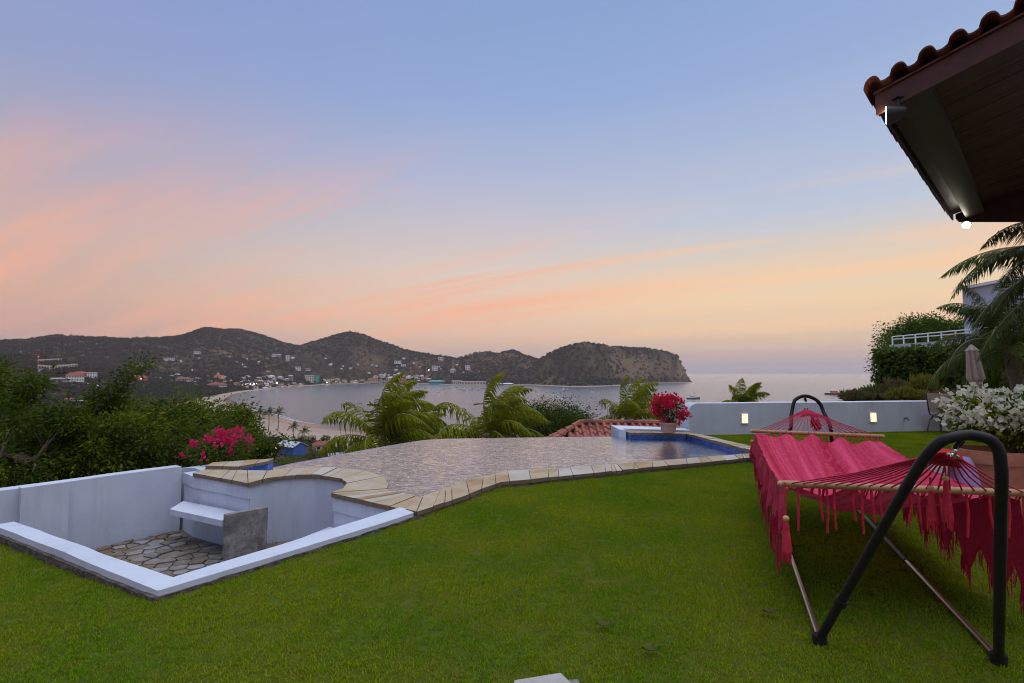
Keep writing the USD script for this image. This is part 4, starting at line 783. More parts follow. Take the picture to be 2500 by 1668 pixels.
mb = MB(); mb.lathe([(.001, 0), (.15, 0), (.16, .05), (.14, .25), (.10, .48), (.06, .58), (.001, .59)], c, 20); part('body', wavy(mb.get(), .015, 7, .06), M['purple_fabric'], t, smooth=True)
mb = MB(); mb.ball(c + np.array([-.17, 0, .58]), .15, 2, (1, .8, .55)); part('flap', wavy(mb.get(), .012, 7, .06), M['red_fabric'], t, smooth=True)
# folded garden umbrella
c = A(2384, 1010, 10.6); c[2] = .0; um = thing('garden_umbrella', 'closed beige garden umbrella standing behind the white flowers', 'umbrella', c)
zt = A(2371, 840, 10.6)[2]; lean = (A(2371, 840, 10.6)[0] - A(2386, 963, 10.6)[0]) / (zt - A(2386, 963, 10.6)[2])
prof = [(zt, .012), (zt - .05, .05), (zt - .14, .125), (zt - .16, .10), (zt - .4, .12), (zt - .72, .155), (zt - .79, .10), (zt - .83, .10), (zt - 1.0, .14), (zt - 1.05, .145)]
th = np.linspace(0, 2 * math.pi, 97)[:-1]; rows = []
for z, r in np.array([(np.interp(k, range(len(prof)), [p[0] for p in prof]), np.interp(k, range(len(prof)), [p[1] for p in prof])) for k in np.linspace(0, len(prof) - 1, 46)]):
    rr = r * (.80 + .2 * np.cos(th * 8 + 3 * z) * min(1, (zt - z) * 6) + .06 * np.cos(th * 17 + z * 7)); xo = lean * (z - zt) + A(2371, 840, 10.6)[0]
    rows.append(np.stack([xo + rr * np.cos(th), c[1] + rr * np.sin(th), np.full_like(th, z)], 1))
P_ = np.array(rows); P_ = np.concatenate([P_, P_[:, :1]], 1); mb = MB(); mb.grid(P_); part('canopy', mb.get(), M['umbrella_cloth'], um, smooth=True)
xb = lean * (0 - zt) + A(2371, 840, 10.6)[0]
mb = MB(); mb.tube([(xb, c[1], 0), (A(2371, 840, 10.6)[0], c[1], zt + .03)], .019, 10); part('pole', mb.get(), M['dark_metal'], um); mb = MB(); mb.tube([(A(2371, 840, 10.6)[0] + lean * -.8 - .0, c[1], zt - .78), (A(2371, 840, 10.6)[0] + lean * -.8, c[1], zt - .83)], .108, 16); part('tie_strap', mb.get(), M['umbrella_cloth'], um)
mb = MB(); mb.lathe([(.001, 0), (.24, 0), (.24, .05), (.05, .09), (.03, .3), (.001, .3)], (xb, c[1], 0), 24); part('base', mb.get(), M['dark_metal'], um, smooth=35)
def chair(loc, rot, label):
    t = thing('sling_chair', label, 'chair', loc, rotz=rot, group='sling chairs by the garden wall'); t.loc = np.zeros(3)
    fr = 'chair_frame'
    for s in (-.27, .27):
        mb = MB(); mb.tube([(-.30, s, .93), (-.26, s, .75), (-.20, s, .46), (-.14, s, .40), (.0, s, .39), (.24, s, .42)], .014, 8); part('side_frame', mb.get(), M[fr], t, smooth=40)
        mb = MB(); mb.tube([(-.20, s, .62), (-.1, s, .64), (.18, s, .63), (.24, s, .58), (.25, s, .3), (.27, s, 0)], .014, 8); part('front_leg', mb.get(), M[fr], t, smooth=40)
        mb = MB(); mb.tube([(-.02, s, .39), (-.18, s, .28), (-.28, s, .1), (-.30, s, 0)], .014, 8); part('rear_leg', mb.get(), M[fr], t, smooth=40)
    x = np.array([(-.30, .92), (-.265, .75), (-.23, .6), (-.20, .47)]); P_ = np.array([[(a + .03 * (1 - (s / .25) ** 2) * -.6, s, z) for s in np.linspace(-.26, .26, 7)] for a, z in x]); mb = MB(); mb.grid(P_); mb.grid(P_[::-1] + [.006, 0, 0]); part('back_sling', mb.get(), M['sling_fabric'], t, smooth=True)
    x = np.array([(-.18, .42), (-.1, .385), (.05, .385), (.24, .42)]); P_ = np.array([[(a, s, z - .03 * (1 - (s / .26) ** 2)) for s in np.linspace(-.26, .26, 7)] for a, z in x]); mb = MB(); mb.grid(P_); mb.grid(P_[::-1] - [0, 0, .006]); part('seat_sling', mb.get(), M['sling_fabric'], t, smooth=True)
p = G(2310, 1057, 0); chair((p[0] + .05, p[1], 0), 25, 'beige sling chair nearest the tap, its back against the white wall')
p = G(2350, 1062, 0); chair((p[0], p[1], 0), 80, 'beige sling chair right behind the white flowers')

# ------------------------------------------------------------------ neighbour's house on the right
nb = thing('neighbour_house', 'white terraced house with a railed roof terrace beyond the garden wall', 'house', (24, 24, .2))
a = A(2181, 860, 26.0); xw = a[0]; zt0, zt1 = a[2], A(2181, 842, 26.0)[2]
yb = xw * FOC / (2352 - 1250) * 1.0
mb = MB(); mb.box((xw + 4.5, (26 + 12) / 2, (zt0 - 3) / 2 - .2), (9, 14.0, zt0 + 3.4)); part('lower_storey', wavy(mb.get(), .01, 1, .8), M['white_plaster'], nb)
mb = MB(); mb.box((xw - .06, (26 + 12) / 2, (zt0 + zt1) / 2), (.2, 14.1, zt1 - zt0)); mb.box((xw + 4.5, 26.0 + .02, (zt0 + zt1) / 2), (9, .18, zt1 - zt0)); part('parapet', mb.get(), M['white_plaster'], nb)
zr = A(2181, 833, 26)[2] - .02
for k, yy in enumerate(np.linspace(25.95, 20, 9)):
    mb = MB(); mb.tube([(xw - .06, yy, zt1), (xw - .06, yy, zr + .22)], .03, 6); part('railing_post', mb.get(), M['white_paint'], nb)
for h in (.10, .24): mb = MB(); mb.tube([(xw - .06, 25.95, zr + h), (xw - .06, 19.8, zr + h)], .028, 6); part('rail', mb.get(), M['white_paint'], nb)
bx = A(2352, 760, 22.5)[0]; mb = MB(); mb.box((bx + 5, 20.0, 2.6), (10, 5.0, 4.9)); part('upper_storey', wavy(mb.get(), .01, 1, .8), M['white_plaster'], nb)
mb = MB(); mb.box((bx + 5, 20.0, 5.12), (10.3, 5.3, .12)); part('roof_slab', mb.get(), M['white_paint'], nb)
mb = MB(); mb.box((bx + 2.2, 17.48, 3.3), (1.3, .06, 1.2)); part('window', mb.get(), M['dark_metal'], nb)
# hedge climbing over its wall
rng = np.random.default_rng(31)
hd = thing('ivy_hedge', 'dense green climbing hedge covering the wall below the white railing', 'hedge', (xw - .4, 22, .2))
n = 13000; P_ = np.c_[xw - .3 - rng.uniform(0, .55, n) * (.5 + meshkit.noise(np.c_[np.zeros(n), rng.uniform(0, 6, n), rng.uniform(0, 4, n)], 2)), rng.uniform(14.5, 26.4, n), .1 + (zt0 + .05) * rng.uniform(0, 1, n) ** .8]
P2 = np.c_[rng.uniform(xw - .4, xw + 5, 2500), 26.1 + rng.uniform(0, .5, 2500), rng.uniform(0, zt0, 2500)]
P_ = np.vstack([P_, P2]); V, F = leaves(P_, rng.normal(0, 1, P_.shape) + [-1, -.6, 0], .21, rng, .7, .4); part('foliage', (V, F), M['leaf_hedge'], hd)

# ------------------------------------------------------------------ trees
def tree(name, label, c, rad, rng, leafm, nclump=190, per=55, leaf=.09, spread=.24, base=None, group=None, trunk=.14, droop=.5, sparse=.0, extra=None, elong=.5, mix=None):
    """Tapered trunk, limbs to the clumps, and leaf clumps spread unevenly through the crown."""
    c, rad = np.asarray(c, float), np.asarray(rad, float); base = base if base is not None else c[2] - rad[2] * 2
    t = thing(name, label, 'tree', (c[0], c[1], base), group=group)
    u = rng.normal(size=(nclump * 2, 3)); u /= np.linalg.norm(u, axis=1, keepdims=True); k = .62 + .75 * meshkit.noise(u * 1.9 + c * .37, 5); rr = rng.uniform(.30, 1, len(u)) ** .45
    cl = c + u * rad * (k * rr)[:, None]; keep_ = meshkit.noise(cl / (rad.mean() * .42), 9) > .30 + sparse; cl = cl[keep_][:nclump]
    if extra is not None: cl = np.vstack([cl, extra])
    b0 = np.array([c[0], c[1], base]); top = c - [0, 0, rad[2] * .35]; mid = (b0 + top) / 2 + rng.normal(0, .12, 3) * [1, 1, 0]
    mb = MB(); mb.tube([b0, mid, top], [trunk, trunk * .75, trunk * .5], 8); part('trunk', mb.get(), M['bark'], t, smooth=40)
    lm = MB(); hubs = [top + rng.normal(0, .28, 3) * rad for _ in range(9)]
    for h in hubs: lm.tube([top, (top + h) / 2 + rng.normal(0, .06, 3), h], [trunk * .4, trunk * .28, trunk * .14], 5)
    for p in cl[::2]:
        h = min(hubs, key=lambda q: np.linalg.norm(q - p)); lm.tube([h, (h + p) / 2 + rng.normal(0, .05, 3), p], [trunk * .12, trunk * .08, .006], 4, cap=False)
    part('limbs', lm.get(), M['bark'], t)
    n = len(cl); rel_ = None; sp = spread * rng.uniform(.5, 1.7, n); ctr = np.repeat(cl, per, 0) + rng.normal(0, 1, (n * per, 3)) * np.repeat(sp, per)[:, None] * [1, 1, elong + .3]
    out = unit_rows(ctr - np.repeat(cl, per, 0)) * 1.1 + np.repeat(unit_rows(cl - c), per, 0) * .35 + rng.normal(0, .35, (n * per, 3)); V, F = leaves(ctr, out, leaf, rng, .42, droop)
    if mix:
        tone = np.repeat(rng.uniform(size=n) < .28, per); ft = np.concatenate([tone, tone]); part('crown', (V, F[~ft]), M[leafm], t); part('crown', (V, F[ft]), M[mix], t, label='leaf clumps of another green')
    else: part('crown', (V, F), M[leafm], t)
    return t
def unit_rows(v): return v / np.maximum(np.linalg.norm(v, axis=1, keepdims=True), 1e-9)
rng = np.random.default_rng(44)
TL = [  # pixel of the crown's middle, depth, radii in pixels, leaves, words
    (-45, 955, 11.5, (115, 78), 'leaf_left', 'tallest dark green tree at the left edge of the picture'), (45, 1085, 9.2, (150, 95), 'leaf_left', 'dark leafy tree low at the left edge above the white wall'),
    (170, 1060, 14.0, (140, 60), 'leaf_left', 'broad dark tree under the row of terraced houses, second from the left edge'), (235, 1100, 10.0, (150, 90), 'leaf_left', 'bushy tree standing right behind the left stretch of the white wall'),
    (325, 1052, 16.0, (120, 60), 'leaf_light', 'yellow green tree crown in the middle of the left thicket'), (375, 1085, 11.0, (130, 80), 'leaf_left', 'leafy tree left of the pink bougainvillea'),
    (450, 1034, 18.0, (105, 56), 'leaf_light', 'light green open tree with clumped leaves below the beach'), (545, 1045, 21.0, (75, 50), 'leaf_light', 'light green tree at the right end of the thicket, under the bay'),
    (500, 1085, 13.5, (100, 62), 'leaf_left', 'dark green tree behind the pink bougainvillea'), (600, 1092, 24.0, (70, 40), 'leaf_left', 'small dark tree between the bougainvillea and the blue building')]
for px, py, Y, (rx, ry), lf, lab in TL:
    c = A(px, py, Y); s = Y / FOC; ex = None
    tree('leafy_tree', lab, c, (rx * s, rx * s * .8, ry * s), rng, lf, nclump=(74 if lf == 'leaf_left' else 60), per=105, mix='leaf_light' if lf == 'leaf_left' else 'leaf_left', leaf=.092 * (.7 + Y / 26), spread=.0115 * Y ** .9 + .03, sparse=.13, base=min(ground_at(c[0], c[1]), c[2] - ry * s - 1))
c = A(262, 950, 12.5); ex = np.array([A(262 + k * 11 + rng.normal(0, 8), 985 - k * 13, 12.5) for k in np.arange(0, 9)]); tree('leafy_tree', 'upright tree sprig rising alone above the left thicket', A(262, 985, 12.5), (.35, .3, .35), rng, 'leaf_left', nclump=18, per=110, leaf=.085, spread=.10, base=ground_at(*c[:2]), extra=ex, trunk=.08)
c = A(1345, 1028, 32); tree('leafy_tree', 'round green tree crown behind the red tiled roof', A(1345, 1030, 32), (2.4, 2.0, 1.15), rng, 'leaf_left', nclump=230, per=60, leaf=.15, spread=.33, base=ground_at(c[0], c[1]))
c = A(2262, 812, 31); tree('leafy_tree', 'dark green trees standing behind the white railing', A(2275, 822, 31), (2.6, 2.0, 1.1), rng, 'leaf_hedge', nclump=260, per=80, leaf=.15, spread=.19, base=0)
c = A(2170, 885, 27.5); tree('leafy_tree', 'thin loose shrub at the left corner of the ivy hedge', c, (.55, .5, 1.25), rng, 'leaf_hedge', nclump=80, per=40, leaf=.13, spread=.2, base=.3, trunk=.05)
# shrubs and tall grass on the knoll
def shrub(px, py, Y, rx, ry, lf, lab, leaf=.14, n=2200, up=.3):
    c = A(px, py, Y); s = Y / FOC; base = ground_at(c[0], c[1]); t = thing('shrub', lab, 'shrub', (c[0], c[1], base)); zc = max(c[2], base + .2)
    u = rng.normal(size=(n, 3)); u /= np.linalg.norm(u, axis=1, keepdims=True); p = np.array([c[0], c[1], zc]) + u * np.array([rx * s, rx * s * .7, ry * s]) * (.5 + .8 * meshkit.noise(u * 2.5 + px, 3))[:, None] * rng.uniform(.3, 1, (n, 1))
    V, F = leaves(p, u * .6 + rng.normal(0, .5, p.shape) + [0, 0, up * 3], leaf, rng, .3, -.2); part('foliage', (V, F), M[lf], t)
    mb = MB(); [mb.tube([(c[0], c[1], base - .1), (q[0] * .5 + c[0] * .5, q[1] * .5 + c[1] * .5, (q[2] + base) / 2), q], [.02, .012, .005], 4) for q in p[:14]]; part('stems', mb.get(), M['bark'], t)
for a in [(2090, 972, 19, 42, 16, 'leaf_dry', 'dry brownish shrub at the left foot of the knoll'), (2135, 965, 21, 45, 24, 'leaf_hedge', 'green spiky shrub left on the knoll behind the wall'), (2190, 958, 20, 42, 30, 'leaf_dry', 'straw coloured bush in front of the ivy hedge'), (2252, 950, 19, 38, 36, 'leaf_yellow', 'tall yellow flowering bush in front of the ivy hedge'), (2215, 968, 18, 50, 20, 'leaf_yellow', 'low yellow green bush above the right wall lamp'), (2330, 972, 17, 60, 16, 'leaf_dry', 'dry low shrub beside the closed umbrella'), (2480, 935, 15, 26, 34, 'leaf_dry', 'withered brown shrub beside the palm trunk at the right edge')]: shrub(*a)

# ------------------------------------------------------------------ palms
def frond(h, d0, L, rng, droop=1.0, wind=.0, nl=58, ll=.75, w=.022, hang=.6):
    """One feathered leaf: a bending rib with two rows of hanging leaflets."""
    n = 26; d = unit(d0); p = np.array(h, float); pts, ds = [p.copy()], [d.copy()]
    for i in range(n):
        d = unit(d + np.array([wind, 0, -droop]) * (1.55 / n) * (.3 + 1.7 * i / n)); p = p + d * L / n; pts.append(p.copy()); ds.append(d.copy())
    pts, ds = np.array(pts), np.array(ds); mb = MB(); mb.tube(pts, np.linspace(.026, .004, n + 1) * L / 3.2, 4)
    rib = mb.get(); t = np.linspace(.13, .995, nl); k = t * n; i0 = np.minimum(k.astype(int), n - 1); f = (k - i0)[:, None]; q = pts[i0] * (1 - f) + pts[i0 + 1] * f; dd = unit_rows(ds[i0] * (1 - f) + ds[i0 + 1] * f)
    side = unit_rows(np.cross(dd, [0, 0, 1.0]) + 1e-6); ln = ll * (np.sin(np.pi * np.clip(t * .86 + .16, 0, 1)) ** .7)[:, None] * rng.uniform(.8, 1.1, (nl, 1)); V, F = [], []; off = 0
    for s in (-1, 1):
        dirn = unit_rows(side * s * .8 + dd * .6 + np.array([wind * .6, 0, -.62]) + rng.normal(0, .15, (nl, 3))); d2 = unit_rows(dirn + np.array([wind * 1.5, 0, -hang * 1.5]) + rng.normal(0, .06, (nl, 3)))
        m = q + dirn * ln * .5; e_ = m + d2 * ln * .5; nrm = unit_rows(np.cross(dirn, dd)); ww = dd * w * (L / 3.2)
        vs = np.stack([q - ww * .5, q + ww * .5, m + ww, m - ww, e_], 1).reshape(-1, 3); b = np.arange(nl)[:, None] * 5 + off
        V.append(vs); F.append(np.vstack([b + [0, 1, 2], b + [0, 2, 3], b + [3, 2, 4]])); off += nl * 5
    return rib, (np.vstack(V), np.vstack(F))
def palm(label, heart, base, L, n, rng, leafm, droop=1.0, wind=.0, dirs=None, trunk=.14, nl=58, ll=.75, hang=.6, old=0, w=.022):
    h = np.asarray(heart, float); b = np.asarray(base, float); t = thing('coconut_palm', label, 'palm tree', b)
    s = np.linspace(0, 1, 14); bow = np.outer(np.sin(s * math.pi), [.25 * np.linalg.norm(h - b) * .12, 0, 0]); mb = MB(); tp = b + (h - b) * s[:, None] + bow; mb.tube(tp, (trunk * (1.25 - .45 * s)) * (1 + .05 * (np.arange(14) % 2)), 10); part('trunk', mb.get(), M['palm_bark'], t, smooth=60)
    if dirs is None:
        dirs = []
        for k in range(n):
            a = k * 2.39996 + rng.uniform(-.2, .2); el = math.radians(np.interp(k / max(n - 1, 1), [0, .3, 1], [86, 66, -4]) + rng.uniform(-6, 6)); dirs.append((math.cos(a) * math.cos(el), math.sin(a) * math.cos(el), math.sin(el)))
    for k, d in enumerate(dirs):
        lk = L * rng.uniform(.85, 1.1); rib, lv = frond(h + rng.normal(0, .04, 3), d, lk, rng, droop * rng.uniform(.8, 1.2), wind, nl, ll * lk / 3.2 if ll == .75 else ll, w, hang)
        f = part('frond', lv, M['leaf_dry' if old and k >= len(dirs) - old else leafm], t); part('rib', rib, M['palm_rib'], f, local=False) if False else part('rib', (np.asarray(rib[0]) - t.loc, rib[1]), M['palm_rib'], f, local=True)
    return t
rng = np.random.default_rng(77)
def pb(px, py, Y, dx=0): h = A(px, py, Y); return h, np.array([h[0] + dx, h[1], ground_at(h[0] + dx, h[1])])
h, b = pb(935, 1082, 20, -.5); palm('largest coconut palm behind the infinity edge, its fronds blown to the right', h, b, 3.2, 26, rng, 'palm_green', 1.25, .62, nl=40, ll=1.0, hang=1.8, w=.034)
h, b = pb(1195, 1074, 20, -.4); palm('coconut palm behind the pool just left of the red tiled roof', h, b, 3.0, 24, rng, 'palm_green', 1.25, .62, nl=40, ll=.95, hang=1.8, w=.034)
h, b = pb(1530, 1026, 25, -.5); palm('coconut palm behind the red tiled roof beside the small flower pot', h, b, 2.6, 22, rng, 'palm_green', 1.25, .6, nl=36, ll=.85, hang=1.8, w=.034)
h, b = pb(1815, 992, 30, -.4); palm('top of a coconut palm peeping over the white wall left of the hammock', h, b, 1.9, 17, rng, 'palm_green', 1.3, .3, nl=60, ll=.7, hang=1.2, w=.034)
h, b = pb(1000, 1085, 26, 0); palm('half hidden coconut palm between the two big palms behind the pool', h, b, 2.9, 16, rng, 'palm_green', 1.2, .6, nl=70, ll=.9, hang=1.2, w=.034)
h, b = pb(2462, 862, 12.0, .3); b[2] = .2; palm('bushy dark coconut palm in front of the white house on the right', h, b, 1.95, 30, rng, 'palm_dark', 1.3, -.08, nl=90, ll=.62, hang=1.1, old=2, w=.014)
h = A(2715, 625, 9.0); palm('tall dark coconut palm at the right edge under the roof', h, (h[0] + .4, h[1], 0), 3.0, 9, rng, 'palm_dark', .95, -.1, dirs=[(-1, .1, .42), (-1, -.1, .10), (-.9, .3, -.12), (-.9, -.5, .2), (-.6, .6, .5), (-.2, -1, .3), (.8, .3, .4), (.6, -.6, .2), (-.95, .0, .75), (-1, -.2, .28), (-.95, .1, -.3)], nl=100, ll=.62, hang=.7, w=.016)
for px, py, hgt, lab in [(632, 1043, 40, 'leftmost of the three slim palms by the wet sand'), (655, 1046, 42, 'middle one of the three slim palms by the wet sand'), (678, 1048, 44, 'rightmost of the three slim palms by the wet sand'), (716, 1064, 26, 'short palm standing alone right of the three slim palms'), (742, 1066, 17, 'low round palm left of the big palm, near the beach'), (815, 1096, 22, 'small palm in front of the red roof beyond the pool edge')]:
    g = on_land(px, py + 6, 120); s = g[1] / FOC; palm(lab, g + [0, 0, hgt * s], g, 17 * s * 1.2, 15, rng, 'palm_dark', 1.3, .25, trunk=.9 * s, nl=22, w=.06)

# ------------------------------------------------------------------ tiled house below the terrace
rp0, rp1 = A(1415, 1034, 17.0), A(1690, 1036, 17.0); hp = rp0 + 3.0 * np.array([-.70, -.70, -.33]); zE = rp0[2] - 1.9
lh = thing('tiled_house', 'house with red barrel tiled hip roof just below the pool terrace', 'house', (rp0[0], rp0[1], -6))
du = unit(rp1 - rp0); dv = unit(np.array([0, -1.0, -.47])); rng = np.random.default_rng(9); field = MB()
hipd = unit(hp - rp0)
def barrel(p, u, v, w, ln):
    n_ = unit(np.cross(u, v)); n_ = n_ if n_[2] > 0 else -n_; mb = MB(); x = np.linspace(0, 1, 8); zz = np.where(x < .6, .07 * np.sqrt(np.maximum(1 - ((x - .3) / .3) ** 2, 0)), -.012 * np.sin((x - .6) / .4 * math.pi))
    P_ = np.array([[p + u * (q * w * 1.05) + n_ * (z + l) + v * s for q, z in zip(x, zz)] for s, l in ((-.02, 0), (ln, .03))]); mb.grid(P_ if np.cross(P_[1, 0] - P_[0, 0], P_[0, 1] - P_[0, 0])[2] > 0 else P_[:, ::-1]); mb.grid(np.stack([P_[1], P_[1] - n_ * .02])); return mb.get()
W_ = .235
for r_ in range(7):
    for c_ in range(-14, 24):
        p = rp0 + dv * (r_ * .31) + du * (c_ * W_)
        # left of the hip the slope belongs to the other face
        if (p - rp0) @ np.cross(hipd, [0, 0, 1.0]) * np.sign(np.cross(hipd, [0, 0, 1.0])[0]) < -.05: continue
        if c_ * W_ > np.linalg.norm(rp1 - rp0) + 1.5: continue
        t_ = barrel(p + rng.normal(0, .006, 3), du, dv, W_, .34)
        if r_ < 4: part('roof_tile', t_, M['roof_tile'], lh, smooth=40)
        else: field.add(*t_)
hv = unit(np.array([-1.0, .55, 0])); dl = unit(np.array([-1.0, 0, -.47]))
for r_ in range(6):
    for c_ in range(-1, 9):
        p = rp0 + hipd * (c_ * .27) + dl * (r_ * .31); t_ = barrel(p - [0, 0, .02], unit(hipd - dl * (hipd @ dl)), dl, W_, .34)
        if r_ < 3: part('roof_tile', t_, M['roof_tile'], lh, smooth=40)
        else: field.add(*t_)
part('tile_field', field.get(), M['roof_tile'], lh, kind='stuff')
for a, b in ((rp0, rp0 + du * (np.linalg.norm(rp1 - rp0) + 1.2)), (rp0, rp0 + hipd * 3.2)):
    n_ = int(np.linalg.norm(b - a) / .33)
    for k in range(n_):
        q0, q1 = a + (b - a) * k / n_, a + (b - a) * (k + 1.12) / n_; mb = MB(); mb.tube([q0 + [0, 0, .035], q1 + [0, 0, .05]], [.085, .10], 8); part('ridge_tile', mb.get(), M['roof_tile'], lh, smooth=40)
mb = MB(); mb.box((rp0[0] + 3.2, rp0[1] - .0, -4.2), (8.5, 3.2, 4.6)); part('wall', mb.get(), M['white_plaster'], lh)

# ------------------------------------------------------------------ town round the bay
def hcol(name, c): return mat('house_' + name, c, .85, tuple(x * .82 for x in c), .25, spec=.1)
HC = {k: hcol(k, c) for k, c in dict(white=(.72, .71, .70), cream=(.60, .53, .42), pink=(.60, .22, .26), orange=(.62, .26, .07), blue=(.06, .14, .42), teal=(.10, .42, .38), peach=(.68, .34, .20), grey=(.38, .37, .37), ochre=(.48, .32, .15)).items()}
RC = {k: mat('far_roof_' + k, c, .8, tuple(x * .75 for x in c), .4, spec=.15) for k, c in dict(red=(.26, .085, .055), grey=(.30, .30, .31), tin=(.46, .50, .54), thatch=(.22, .16, .10), white=(.66, .66, .67), teal=(.16, .36, .36), pale=(.50, .44, .36)).items()}
mat('far_window', (.03, .035, .045), .25)
def house_at(name, px, py, wp, hp, wall, roof, label, cat='house', group=None, gable=True, rot=None, dep=.8, rng=np.random.default_rng(66), windows=None, storeys=1, rmin=180, lit=False):
    g = on_land(px, py, rmin); s = g[1] / FOC; w, h = max(wp * s, 2.0), max(hp * s, 1.8); d = w * dep; az = math.atan2(g[0], g[1]); rot = rng.uniform(-.35, .35) if rot is None else rot
    t = thing(name, label, cat, g - [0, 0, .3], group=group, rotz=math.degrees(-az + rot)); t.loc = np.zeros(3); hw = h * (.66 if gable else .92)
    mb = MB(); mb.box((0, 0, hw / 2 - .6), (w, d, hw + 1.2)); part('wall', mb.get(), HC[wall], t, local=True); o = w * .06
    if gable:
        v = [(-w / 2 - o, -d / 2 - o, hw), (w / 2 + o, -d / 2 - o, hw), (w / 2 + o, d / 2 + o, hw), (-w / 2 - o, d / 2 + o, hw), (-w / 2 + d * .25, 0, h), (w / 2 - d * .25, 0, h)]
        part('roof', trimesh.convex.convex_hull(np.array(v, float) + 0), RC[roof], t, local=True)
    else:
        mb = MB(); mb.box((0, 0, hw + h * .03), (w + o, d + o, h * .07)); part('roof', mb.get(), RC[roof], t, local=True)
    nw = windows if windows is not None else max(0, min(8, int(wp / 4.5)))
    for st in range(storeys):
        for k in range(nw):
            mb = MB(); mb.box((-w / 2 + w * (k + .5) / nw, -d / 2 - .04, hw * (st + .55) / storeys), (w / nw * .45, .1, hw / storeys * .42)); part('window', mb.get(), M['lamp_orange' if lit and k == nw // 2 else 'far_window'], t, local=True)
    return t
RH = [(183, 931, 34, 22, 'white', 'red', 'white house with red roof next to the pink one on the left hillside', True, 2), (196, 921, 24, 15, 'pink', 'red', 'pink house with red roof on the left hillside', True, 1), (219, 922, 28, 14, 'white', 'white', 'white flat roofed house with a blue water tank, left hillside', False, 2), (141, 931, 42, 9, 'grey', 'grey', 'long low grey house left of the pink house', True, 1),
      (412, 880, 24, 6, 'white', 'white', 'long white villa high on the hillside below the twin peak', False, 1), (481, 864, 14, 6, 'white', 'white', 'white villa alone high on the hill slope', False, 1), (669, 871, 11, 7, 'white', 'grey', 'left one of two white twin villas on the saddle slope', True, 1), (681, 871, 11, 7, 'white', 'grey', 'right one of two white twin villas on the saddle slope', True, 1), (702, 882, 8, 15, 'white', 'white', 'slim white tower house on the saddle slope', False, 3),
      (336, 897, 26, 9, 'cream', 'red', 'house with broad red roof on the middle of the left slope', True, 1), (344, 933, 26, 16, 'orange', 'red', 'orange two storey house left of the town', True, 2), (530, 948, 40, 14, 'white', 'red', 'large white building with red roof at the beach end of town', True, 2), (450, 931, 36, 9, 'white', 'red', 'long white house behind the thicket, left end of town', True, 1),
      (755, 934, 20, 18, 'cream', 'white', 'pale four storey block at the beach next to a green part', False, 3), (773, 934, 11, 18, 'teal', 'teal', 'green block with white bands at the beach', False, 4), (726, 905, 15, 10, 'white', 'white', 'white house with brown gable above the green beach block', False, 2), (750, 906, 15, 6, 'white', 'red', 'low white house right above the green beach block', True, 1),
      (971, 888, 17, 7, 'white', 'white', 'long white villa high above the harbour', False, 1), (985, 894, 12, 5, 'white', 'white', 'small white villa just below the long one above the harbour', False, 1), (1062, 905, 13, 12, 'white', 'white', 'cubic white villa above the teal warehouse', False, 2), (1106, 909, 13, 9, 'white', 'grey', 'white villa on the slope above the cream warehouse', True, 1), (1142, 903, 12, 12, 'white', 'white', 'tall white villa rightmost on the slope', False, 2), (1076, 880, 12, 8, 'white', 'white', 'white villa near the ridge above the harbour', False, 1),
      (981, 933, 20, 9, 'orange', 'red', 'bright orange house at the waterfront', True, 1), (953, 930, 12, 10, 'white', 'tin', 'white gabled house left of the orange waterfront house', True, 1), (910, 934, 25, 9, 'cream', 'red', 'cream house with red roof at the waterfront', True, 1), (1066, 937, 38, 9, 'teal', 'teal', 'long warehouse with teal roof at the harbour', True, 1), (1115, 941, 24, 13, 'cream', 'pale', 'tall cream warehouse at the harbour', False, 1), (1156, 941, 58, 10, 'cream', 'pale', 'long cream warehouse at the harbour with dark openings', False, 1), (1208, 941, 32, 7, 'grey', 'tin', 'low grey shed right of the cream warehouse', True, 1), (1240, 941, 25, 6, 'cream', 'white', 'rightmost pale shed at the foot of the headland', True, 1),
      (470, 990, 24, 8, 'white', 'red', 'house with orange roof behind the thicket top', True, 1), (168, 980, 18, 9, 'ochre', 'red', 'brown hut with tiled roof low in the thicket', True, 1), (192, 984, 26, 7, 'blue', 'tin', 'blue shed beside the brown hut low in the thicket', False, 1)]
for px, py, w, h, wl_, rf, lab, gb, st in RH: house_at('town_house', px, py, w, h, wl_, rf, lab, gable=gb, storeys=st, lit=(px in (344, 196)), rot=0.0)
for k in range(8): house_at('row_house', 96 + k * 7.2, 886 + k * -.35, 6.4, 9, 'cream', 'pale', 'one of the equal cream houses in the upper row on the left hillside', group='upper row of cream houses', gable=False, rot=.1, windows=1)
for k in range(14): house_at('row_house', 96 + k * 6.8, 903 - abs(k - 4) * .5, 6.0, 11, 'cream', 'pale', 'one of the equal cream houses in the lower row on the left hillside', group='lower row of cream houses', gable=False, rot=.1, windows=1)
